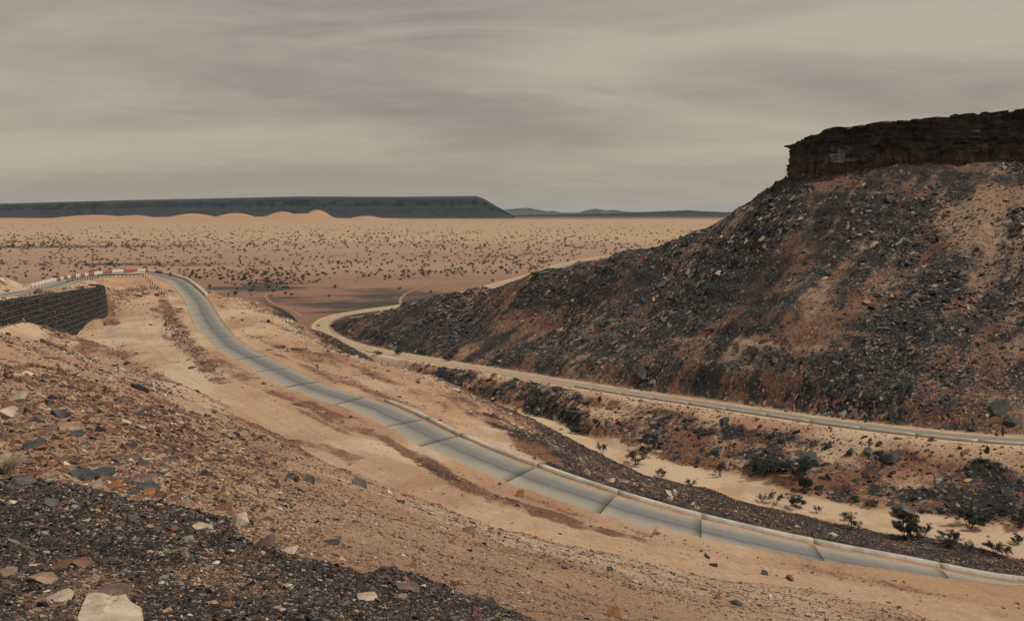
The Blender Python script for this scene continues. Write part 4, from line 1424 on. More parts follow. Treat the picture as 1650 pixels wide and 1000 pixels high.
pm_ = post_mesh('guide_post', 1.2, 0.09)
nright, nleft = 10, 13
for k in range(nright):
    u_ = 231 + (264 - 231) * k / (nright - 1)
    v_ = 446.5 + (477 - 446.5) * k / (nright - 1)
    p = hit(u_, v_)
    o = link('guide_post', pm_, None, (p[0], p[1], p[2] + CZ))
    o.rotation_euler = (random.uniform(-.06, .06), random.uniform(-.06, .06), 0)
    where = 'nearest of' if k == nright - 1 else ('farthest of' if k == 0 else 'in')
    tag(o, 'dark guide post, %s the row running down inside the hairpin bend' % where, 'post', 'dark posts down the inside of the bend')
for k in range(nleft):
    u_ = 109 + (157 - 109) * k / (nleft - 1)
    v_ = 455.2 + (448 - 455.2) * k / (nleft - 1)
    p = hit(u_, v_)
    o = link('guide_post', pm_, None, (p[0], p[1], p[2] + CZ))
    tag(o, 'dark guide post, %s the row beyond the dark stone wall' % ('leftmost of' if k == 0 else 'in'), 'post', 'dark posts beyond the stone wall')
ra, rb = hit(159, 447.8), hit(229, 446.2)
rail = empty('guard_rail', (ra[0], ra[1], ra[2] + CZ))
tag(rail, 'thin dark guard rail across the inside of the hairpin bend', 'guard rail')
npost = 12
tops = []
for k in range(npost):
    f = k / (npost - 1)
    p = hit(159 + 70 * f, 447.8 - 1.6 * f)
    o = link('rail_post', pm_, None, (p[0], p[1], p[2] + CZ))
    o.scale = (0.7, 0.7, 0.75)
    adopt(o, rail)
    tops.append((p[0], p[1], p[2]))
T = resample(np.array(tops), 1.5)
T = np.vstack([T, tops[-1]])
o = bar('rail_beam', T, -0.08, 0.08, 0.95, 0.95, [mat_post], None, z0=0.68)
adopt(o, rail)


# ------------------------------------------------------------------ dark stone retaining wall, course by course
def joined_stones(name, centers, sizes, seed, mats, mat_idx=None):
    r = np.random.default_rng(seed)
    protos = []
    for k in range(6):
        m_ = rock_mesh('tmp', 300 + k, 0.75, 10)
        V = np.array([v.co for v in m_.vertices])
        T_ = np.array([p.vertices for p in m_.polygons if len(p.vertices) == 3])
        protos.append((V, T_))
        bpy.data.meshes.remove(m_)
    VV, FF, MI, off = [], [], [], 0
    for i, (c_, s__) in enumerate(zip(centers, sizes)):
        V, T_ = protos[r.integers(6)]
        a = r.uniform(0, 6.28)
        R_ = np.array([[math.cos(a), -math.sin(a), 0], [math.sin(a), math.cos(a), 0], [0, 0, 1]])
        VV.append((V @ R_.T) * s__ + c_)
        FF.append(T_ + off)
        MI += [int(r.choice(len(mats), p=mat_idx))] * len(T_)
        off += len(V)
    me_ = mesh_np(name, np.concatenate(VV), np.concatenate(FF), mats)
    if len(me_.polygons) == len(MI):
        me_.polygons.foreach_set('material_index', np.array(MI, np.int32))
    return me_


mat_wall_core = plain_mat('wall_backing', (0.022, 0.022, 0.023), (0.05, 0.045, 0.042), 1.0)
mat_ledge = plain_mat('dusty_wall_ledge', (0.085, 0.078, 0.07), (0.14, 0.122, 0.105), 1.0)
wl = [(-75.5, 86, 0), (-76.5, 92, 0), (-80, 112, 0), (-85, 141, 0), (-89.4, 167, 0), (-91.0, 172.5, 0), (-94.5, 177.5, 0), (-99, 181.5, 0)]
WL = resample(smooth_line(resample(catmull(wl, 0.5), 0.5), 4), 0.5)
wt, wnn = normals2(WL)
wout = -wnn if wnn[40][0] < 0 else wnn
zbase_w = -26.5
wall = empty('retaining_wall', (WL[100, 0], WL[100, 1], zbase_w + CZ))
tag(wall, 'tall dark dry-stone retaining wall in stepped courses at the left', 'wall')
CH = 1.0
ncourse = 14
for c in range(ncourse):
    z0 = zbase_w + c * CH
    top_ok = (z0 - 0.1) < wall_top(WL[:, 1])
    ii = np.where(top_ok)[0]
    if len(ii) < 8:
        continue
    L = WL[ii[0]:ii[-1] + 1].copy()
    setb = 1.5 - 0.115 * c
    wo_ = wout[ii[0]:ii[-1] + 1]
    # backing
    n_ = len(L)
    V = []
    for i in range(n_):
        for (w_, z_) in ((-0.4, z0), (setb - 0.16, z0), (setb - 0.16, z0 + CH), (-0.4, z0 + CH)):
            V.append((L[i, 0] + wo_[i, 0] * w_, L[i, 1] + wo_[i, 1] * w_, min(z_, float(wall_top(L[i, 1])) + 0.25) + CZ - 0.002 * c))
    Fq = []
    for i in range(n_ - 1):
        for k in range(4):
            a, d_ = i * 4 + k, i * 4 + (k + 1) % 4
            Fq.append((a, d_, d_ + 4, a + 4))
    Fq += [(3, 2, 1, 0), tuple((n_ - 1) * 4 + k for k in range(4))]
    me = mesh_np('wall_course', V, np.array(Fq), [mat_wall_core])
    course = link('wall_course', me)
    adopt(course, wall)
    # stones set in the face
    cen_, siz_ = [], []
    for row in range(3):
        x = 0.0
        while x < n_ - 1:
            f = x
            i = int(f)
            fx = f - i
            p = L[i] * (1 - fx) + L[min(i + 1, n_ - 1)] * fx
            w_ = random.uniform(0.28, 0.62)
            zc = z0 + (row + 0.5) * CH / 3 + random.uniform(-.05, .05)
            if zc < wall_top(p[1]) + 0.05:
                cen_.append((p[0] + wo_[i, 0] * (setb - 0.12), p[1] + wo_[i, 1] * (setb - 0.12), zc + CZ))
                siz_.append((w_ * 1.15, w_ * 1.0, random.uniform(0.36, 0.5)))
            x += w_ / 0.5
    me = joined_stones('course_stones', np.array(cen_), np.array(siz_), 500 + c, [mat_slate, mat_grey, mat_brown], [0.80, 0.15, 0.05])
    st_ = link('course_stones', me)
    st_['kind'] = 'stuff'
    st_.parent = course
    st_.matrix_parent_inverse = Matrix.Translation(wall.location).inverted() @ Matrix.Translation(wall.location)
    # dusty lip on top of the course
    Lz = L.copy()
    Lz[:, 2] = z0 + CH
    sel = Lz[:, 2] < wall_top(Lz[:, 1])
    if sel.sum() > 6 and c < ncourse - 1:
        Lz = Lz[sel]
        wz = wo_[sel]
        V = []
        for i in range(len(Lz)):
            jit = 0.05 * math.sin(i * 1.7) + 0.04 * math.sin(i * 0.63)
            for (w_, z_) in ((setb - 0.35, -0.02), (setb + 0.0 + jit, -0.03), (setb - 0.03 + jit, 0.03), (setb - 0.35, 0.05)):
                V.append((Lz[i, 0] + wz[i, 0] * w_, Lz[i, 1] + wz[i, 1] * w_, Lz[i, 2] + z_ + CZ))
        Fq = []
        for i in range(len(Lz) - 1):
            for k in range(4):
                a, d_ = i * 4 + k, i * 4 + (k + 1) % 4
                Fq.append((a, d_, d_ + 4, a + 4))
        Fq += [(3, 2, 1, 0), tuple((len(Lz) - 1) * 4 + k for k in range(4))]
        lp = link('ledge', mesh_np('ledge', V, np.array(Fq), [mat_ledge]))
        lp.parent = course

# ------------------------------------------------------------------ kerb wall of the lower road
nearside = -hillside_sign
a_, c_ = station(LOW, *PH(930, 622, 57.5)[:2]), station(LOW, 150, 158)
KL = LOW[min(a_, c_):max(a_, c_) + 1]
kerb = empty('kerb_wall', (KL[len(KL) // 2, 0], KL[len(KL) // 2, 1], KL[len(KL) // 2, 2] + CZ))
tag(kerb, 'thin pale concrete kerb wall along the near edge of the lower valley road', 'kerb')
for i in range(0, len(KL) - 1, 6):
    L = KL[i:i + 7]
    if len(L) < 3:
        continue
    o = bar('kerb_segment', L, nearside * (LW - 0.25), nearside * (LW + 0.05), 0.42, 0.42, [mat_white], None, z0=-0.5)
    adopt(o, kerb)

# ------------------------------------------------------------------ culvert under the lower road
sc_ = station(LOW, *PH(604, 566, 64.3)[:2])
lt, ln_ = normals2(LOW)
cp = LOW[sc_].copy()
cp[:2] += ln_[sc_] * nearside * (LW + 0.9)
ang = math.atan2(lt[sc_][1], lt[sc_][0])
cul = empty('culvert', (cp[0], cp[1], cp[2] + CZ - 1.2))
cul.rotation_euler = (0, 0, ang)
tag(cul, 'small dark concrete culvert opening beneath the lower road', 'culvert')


def box_bm(bm_, x0, x1, y0, y1, z0, z1):
    vs_ = [bm_.verts.new(p) for p in ((x0, y0, z0), (x1, y0, z0), (x1, y1, z0), (x0, y1, z0), (x0, y0, z1), (x1, y0, z1), (x1, y1, z1), (x0, y1, z1))]
    for f in ((3, 2, 1, 0), (4, 5, 6, 7), (0, 1, 5, 4), (1, 2, 6, 5), (2, 3, 7, 6), (3, 0, 4, 7)):
        bm_.faces.new([vs_[k] for k in f])


def boxes(name, lst, mat, parent):
    bm_ = bmesh.new()
    for q_ in lst:
        box_bm(bm_, *q_)
    bmesh.ops.recalc_face_normals(bm_, faces=bm_.faces)
    me_ = bpy.data.meshes.new(name)
    bm_.to_mesh(me_)
    bm_.free()
    me_.materials.append(mat)
    return link(name, me_, parent)


boxes('headwall', [(-4.2, 4.2, -0.25, 0.25, 0.75, 1.3)], mat_parapet, cul)
for x in (-4.0, -0.15, 3.7):
    boxes('pier', [(x, x + 0.3, -0.3, 0.3, -1.6, 0.745)], mat_grey, cul)
boxes('dark_opening_panel', [(-4, 4, -0.1, 0.1, -1.6, 0.74)], mat_wall_core, cul)  # dark panel across the openings, their inner shade put into its colour


# ------------------------------------------------------------------ plants
def leaf_cloud(r, centers, radii, n_, size):
    V, Fq = [], []
    C_ = np.array(centers)
    for k in range(n_):
        j = r.integers(len(C_))
        d = r.normal(size=3)
        d /= np.linalg.norm(d)
        p = C_[j] + d * np.array(radii[j]) * r.uniform(0.35, 1.05)
        a = r.normal(size=3)
        a /= np.linalg.norm(a)
        bb = np.cross(a, r.normal(size=3))
        bb /= np.linalg.norm(bb)
        s__ = size * r.uniform(0.6, 1.4)
        o_ = len(V)
        V += [p - a * s__, p + bb * s__ * 0.6, p + a * s__ * 0.9]
        Fq.append((o_, o_ + 1, o_ + 2))
    return V, Fq


def limb(V, Fq, p, q_, r0, r1, k=5):
    p, q_ = np.array(p, float), np.array(q_, float)
    d = q_ - p
    d /= np.linalg.norm(d)
    a = np.cross(d, [0.3, 0.9, 0.2])
    a /= np.linalg.norm(a)
    bb = np.cross(d, a)
    o_ = len(V)
    for (c_, rr) in ((p, r0), (q_, r1)):
        for i in range(k):
            t = 2 * math.pi * i / k
            V.append(c_ + (a * math.cos(t) + bb * math.sin(t)) * rr)
    for i in range(k):
        Fq.append((o_ + i, o_ + (i + 1) % k, o_ + k + (i + 1) % k))
        Fq.append((o_ + i, o_ + k + (i + 1) % k, o_ + k + i))


def shrub_meshes(seed, dense, leafmat, height_ratio=0.8):
    """unit-height desert acacia: several stems from the ground, loose twiggy crown"""
    r = np.random.default_rng(seed)
    V, Fq = [], []
    tips, rad = [], []
    ns = int(r.integers(4, 7))
    for k in range(ns):
        a = 2 * math.pi * (k + r.uniform(-.3, .3)) / ns
        lean = r.uniform(0.18, 0.45)
        m_ = np.array([math.cos(a) * lean * 0.5, math.sin(a) * lean * 0.5, r.uniform(0.25, 0.4)])
        limb(V, Fq, (0.02 * math.cos(a), 0.02 * math.sin(a), -0.06), m_, 0.022, 0.015)
        for j in range(4):
            a2 = a + r.uniform(-0.9, 0.9)
            e = m_ + np.array([math.cos(a2) * r.uniform(0.1, 0.32), math.sin(a2) * r.uniform(0.1, 0.32), r.uniform(0.12, 0.42)])
            limb(V, Fq, m_, e, 0.013, 0.006, 4)
            tips.append(e)
            rad.append((0.13, 0.13, 0.09))
            for jj in range(2):
                e2 = e + r.normal(0, 0.11, 3)
                limb(V, Fq, m_ + (e - m_) * 0.6, e2, 0.007, 0.004, 3)
                tips.append(e2)
                rad.append((0.11, 0.11, 0.08))
    t_me = mesh_np('stems', V, np.array(Fq), [mat_bark])
    LV, LF = leaf_cloud(r, tips, rad, int(dense * 1.5), 0.024)
    c_me = mesh_np('crown', LV, np.array(LF), [leafmat])
    return t_me, c_me


SH = [shrub_meshes(700 + k, d, m_) for k, (d, m_) in enumerate([(4200, mat_leaf), (3000, mat_leaf), (7000, mat_leaf), (2000, mat_leaf2), (3600, mat_leaf2)])]


def shrub(u, v, wpx, hpx, var, label, group):
    p = hit(u, v)
    o_ = empty('acacia_shrub', (p[0], p[1], p[2] + CZ - 0.03))
    sc = p[1] / F
    h = hpx * sc * 1.02
    w_ = wpx * sc / 1.05
    o_.scale = (w_, w_, h)
    o_.rotation_euler = (0, 0, random.uniform(0, 6.28))
    for me_, nm in zip(SH[var], ('stems', 'crown')):
        link(nm, me_, o_)
    tag(o_, label, 'shrub', group)
    return o_


G1 = 'acacia shrubs along the dry wash'
for q_ in [
    (1160, 767, 22, 26, 1, 'small upright shrub alone in the middle of the pale sandy wash'),
    (1298, 795, 26, 32, 2, 'dark dense shrub where the wash meets the rocks, left of the big boulder'),
    (1249, 812, 24, 20, 1, 'spiky shrub with leaning branches at the near edge of the sandy wash'),
    (1284, 818, 30, 20, 2, 'low dark rounded shrub on the near edge of the sandy wash'),
    (1317, 826, 14, 14, 3, 'very small brownish shrub just right of the low rounded one'),
    (1228, 808, 18, 14, 3, 'faint bare twiggy bush at the left end of the near bank shrubs'),
    (1372, 852, 32, 27, 1, 'wide airy shrub on the near bank with the sandy wash behind it'),
    (1458, 866, 46, 46, 2, 'tallest dark shrub clump directly in front of the big flat-topped boulder'),
    (1470, 870, 26, 24, 0, 'shrub at the foot of the tall clump, on its right side'),
    (1489, 866, 22, 26, 1, 'slender shrub immediately right of the tall dark clump'),
    (1528, 879, 38, 28, 0, 'broad umbrella shaped shrub right of the tall dark clump'),
    (1563, 885, 18, 16, 3, 'small grey shrub between the two umbrella shaped ones'),
    (1603, 892, 30, 24, 0, 'umbrella shaped shrub near the right edge above the parapet'),
    (1622, 898, 18, 22, 1, 'small shrub touching the umbrella shaped one at the right edge'),
    (1562, 850, 42, 32, 2, 'large dark shrub on the far bank of the wash at right'),
    (1639, 875, 20, 15, 2, 'small dark ball shaped shrub on the sand at the right edge'),
    (1611, 829, 24, 16, 4, 'dull green shrub among the rocks on the far bank at right'),
    (1645, 846, 30, 24, 2, 'dark shrub cut off by the right edge of the picture'),
    (1025, 748, 34, 24, 4, 'brownish bush among stones beside the upper end of the sandy wash'),
    (1045, 716, 40, 18, 2, 'dark low bush under the rock field above the sandy wash'),
    (970, 731, 16, 20, 4, 'thin brown bush on the near bank at the upper end of the wash'),
    (1066, 768, 18, 14, 0, 'small dark bush on the near bank left of the lone upright shrub'),
    (1112, 783, 18, 12, 4, 'flat brown bush on the near bank below the lone upright shrub'),
    (1285, 765, 50, 30, 2, 'large dark thicket below the stacked grey boulders'),
    (1238, 757, 52, 20, 2, 'long low dark thicket left of the stacked grey boulders'),
    (1376, 806, 18, 10, 4, 'low grey bush at the left foot of the dark rock heap'),
    (1405, 816, 20, 12, 4, 'low grey bush in front of the dark rock heap'),
    (928, 697, 22, 10, 2, 'flat dark bush at the right end of the dark rock field by the upper wash'),
    (608, 571, 14, 6, 2, 'dark bush beside the lower road above the culvert'),
    (642, 572, 14, 9, 2, 'dark bush at the foot of the hill just right of the culvert'),
    (722, 581, 18, 11, 2, 'dark bush at the foot of the hill beside the lower road'),
    (536, 528, 7, 7, 2, 'tiny dark bush on the inside of the lower road bend'),
    (513, 526, 5, 4, 2, 'tiny bush on the outside of the lower road bend'),
    (862, 446, 14, 9, 2, 'dark bush on the ridge where the lower road reappears')]:
    shrub(*q_, G1)


# dry grass
def grass_mesh(seed, n_, spread, h):
    r = np.random.default_rng(seed)
    V, Fq = [], []
    for k in range(n_):
        a = r.uniform(0, 6.28)
        le = r.uniform(0.1, spread)
        p = np.array([r.normal(0, 0.05), r.normal(0, 0.05), -0.02])
        m_ = p + np.array([math.cos(a) * le * 0.4, math.sin(a) * le * 0.4, h * r.uniform(0.4, 0.7)])
        e = p + np.array([math.cos(a) * le, math.sin(a) * le, h * r.uniform(0.5, 1.0)])
        limb(V, Fq, p, m_, 0.009, 0.007, 3)
        limb(V, Fq, m_, e, 0.007, 0.003, 3)
    return mesh_np('grass', V, np.array(Fq), [mat_straw])


p = hit(12, 762)
o = link('grass_tuft', grass_mesh(5, 520, 0.45, 0.50), None, (p[0], p[1], p[2] + CZ))
tag(o, 'pale dry grass tuft at the left edge above the dark gravel', 'grass tuft')
p = hit(272, 892)
o = link('dry_twig', grass_mesh(6, 14, 0.20, 0.13), None, (p[0], p[1], p[2] + CZ))
tag(o, 'small pale dry twig lying on the dark gravel mound', 'twig')

# ------------------------------------------------------------------ trees of the plain
def plain_tree(seed):
    r = np.random.default_rng(seed)
    V, Fq = [], []
    limb(V, Fq, (0, 0, -0.3), (0.05, 0, 0.3), 0.05, 0.035, 4)
    nb = int(r.integers(3, 6))
    cs, rd = [], []
    for k in range(nb):
        a = r.uniform(0, 6.28)
        e = np.array([math.cos(a) * r.uniform(0.1, 0.38), math.sin(a) * r.uniform(0.1, 0.38), r.uniform(0.30, 0.62)])
        limb(V, Fq, (0.05, 0, 0.22), e, 0.03, 0.015, 3)
        cs.append(e)
        rd.append((0.3, 0.3, 0.27))
    ntr = len(Fq)
    LV, LF = leaf_cloud(r, cs, rd, 170, 0.12)
    off = len(V)
    V = [tuple(x) for x in V] + [tuple(x) for x in LV]
    Fq = Fq + [tuple(i + off for i in f) for f in LF]
    # low skirt of foliage
    me_ = mesh_np('acacia_tree', V, np.array(Fq), [mat_bark, mat_leaf])
    mi = np.ones(len(me_.polygons), np.int32)
    mi[:ntr] = 0
    me_.polygons.foreach_set('material_index', mi)
    return me_


PT = [plain_tree(800 + k) for k in range(6)]
cand = []
trials = 26000
us = rng.uniform(-60, 1200, trials)
vs_ = rng.uniform(359, 478, trials)
for u, v in zip(us, vs_):
    d = 0.0
    if v < 372:
        d = 0.22
    elif v < 400:
        d = 0.36
    elif v < 450:
        d = 0.16
    else:
        d = 0.04
    d *= 0.6 + 0.9 * float(vnoise(np.array([u / 45.0]), np.array([v / 9.0]), 300)[0])
    if v > 372:
        d += 0.55 * math.exp(-((v - 397 - (u - 150) * 0.008) / 4) ** 2) * (1 if u < 250 else max(0, 1 - (u - 250) / 120))
    d += 0.65 * math.exp(-((u - 420) / 70) ** 2 - ((v - 448 - (u - 420) * 0.03) / 13) ** 2)
    d += 0.25 * math.exp(-((u - 150) / 130) ** 2 - ((v - 424) / 9) ** 2)
    d += 0.30 * math.exp(-((u - 800) / 110) ** 2 - ((v - 424) / 14) ** 2)
    d += 0.25 * math.exp(-((u - 860) / 90) ** 2 - ((v - 405) / 8) ** 2)
    d += 0.35 * math.exp(-((u - 700) / 60) ** 2 - ((v - 440) / 5) ** 2)
    d += 0.35 * math.exp(-((u - 1120) / 40) ** 2 - ((v - 363) / 2) ** 2)
    if u > 480 and v > 447 + (700 - u) * 0.05:
        d *= 0.12
    if random.random() < d * 0.62:
        cand.append((u, v))
tp = []
LOWP = LOW[LOW[:, 1] > 400]
for u, v in cand:
    h_ = hit(u, v)
    if h_[1] < 560:
        continue
    x, y, _ = PH(u, v, 70.0)
    if np.min((LOWP[:, 0] - x) ** 2 + (LOWP[:, 1] - y) ** 2) < 64:
        continue
    tp.append((x, y, random.uniform(1.2, 3.9) * (1.45 if v < 405 else 1.1), u, v))
tp.sort(key=lambda q_: -q_[2] / q_[1])
rest = tp[300:]
for k, (x, y, s__, u, v) in enumerate(tp[:300]):
    o = link('acacia_tree', PT[k % 6], None, (x, y, CZ - 70.1))
    o.scale = (s__ * random.uniform(1.0, 1.5), s__ * random.uniform(1.0, 1.5), s__ * random.uniform(0.75, 1.0))
    o.rotation_euler = (0, 0, random.uniform(0, 6.28))
    sz = 'large' if s__ > 3.7 else ('mid-sized' if s__ > 3.1 else 'small')
    dist_ = 'near' if v > 446 else ('middle' if v > 424 else 'far')
    if u < 180:
        wh = 'on the %s plain beyond the barrier left end' % dist_
    elif u < 340:
        wh = 'on the %s plain beyond the hairpin apex' % dist_
    elif u < 430:
        wh = 'in the %s left half of the dense grove' % dist_
    elif u < 540:
        wh = 'in the %s right half of the dense grove' % dist_
    elif u < 760:
        wh = 'on the %s open reddish plain' % dist_
    else:
        wh = 'on the %s plain behind the dark hill nose' % dist_
    lb = '%s dark acacia tree %s' % (sz, wh)
    tag(o, lb, 'tree', 'acacia trees ' + wh)
VV, FF, MI, off = [], [], [], 0
pv = [(np.array([v.co for v in m_.vertices]), np.array([p.vertices for p in m_.polygons]), np.array([p.material_index for p in m_.polygons])) for m_ in PT]
for x, y, s__, u, v in rest:
    V, T_, I_ = pv[random.randrange(6)]
    a = random.uniform(0, 6.28)
    R_ = np.array([[math.cos(a), -math.sin(a), 0], [math.sin(a), math.cos(a), 0], [0, 0, 1]])
    sel = rng.random(len(T_)) < 0.6
    VV.append((V @ R_.T) * np.array([s__ * 1.5, s__ * 1.5, s__ * 1.15]) + np.array([x, y, CZ - 70.1]))
    FF.append(T_[sel] + off)
    MI.append(I_[sel])
    off += len(V)
if VV:
    me = mesh_np('far_acacia_scrub', np.concatenate(VV), np.concatenate(FF), [mat_bark, mat_leaf])
    mi = np.concatenate(MI)
    if len(mi) == len(me.polygons):
        me.polygons.foreach_set('material_index', mi.astype(np.int32))
    tag(link('far_acacia_scrub', me), 'far dark acacia scrub dotted over the pale plain below the mesa', 'scrub', kind='stuff')

# ------------------------------------------------------------------ single rocks
MATS = dict(s=mat_slate, g=mat_grey, b=mat_brown, t=mat_tan, p=mat_pale, m=mat_purple, o=mat_orange)
BIG = [rock_mesh('boulder', 900 + k, f, 10 + k % 3, [mat_slate], True) for k, f in enumerate([0.35, 0.6, 0.75, 0.45, 0.85, 0.3, 0.55, 0.7])]
DIM = []
for m_ in BIG:
    V = np.array([v.co for v in m_.vertices])
    DIM.append(V.max(0) - V.min(0))


def boulder(u, v, wpx, hpx, mk, label, group=None, var=None, rot=None, tilt=0.15, name='rock'):
    p = hit(u, v)
    sc = p[1] / F
    k = random.randrange(len(BIG)) if var is None else var
    o_ = link(name, BIG[k])
    if 190 < p[1] or p[1] > 120:
        wpx, hpx = wpx * 0.8, hpx * 0.72
    w_, h = wpx * sc, hpx * sc
    d = w_ * random.uniform(0.7, 1.0)
    o_.scale = (w_ / DIM[k][0], d / DIM[k][1], h * 1.15 / DIM[k][2])
    dx, dy = ground_normal(np.array([p[0]]), np.array([p[1]]))
    o_.rotation_euler = (math.atan(dy[0]) * 0.6 + random.gauss(0, tilt * 0.6), -math.atan(dx[0]) * 0.6 + random.gauss(0, tilt), random.uniform(-0.5, 0.5) if rot is None else rot)
    yb = p[1] + d * 0.3
    xb = p[0] / p[1] * yb
    zb_ = float(sample(GZ, np.array([xb]), np.array([yb]))[0])
    o_.location = (xb, yb, min(zb_, p[2] + 0.25 * d) + CZ + h * 0.20)
    o_.material_slots[0].link = 'OBJECT'
    o_.material_slots[0].material = MATS[mk]
    tag(o_, label, 'rock', group)
    return o_


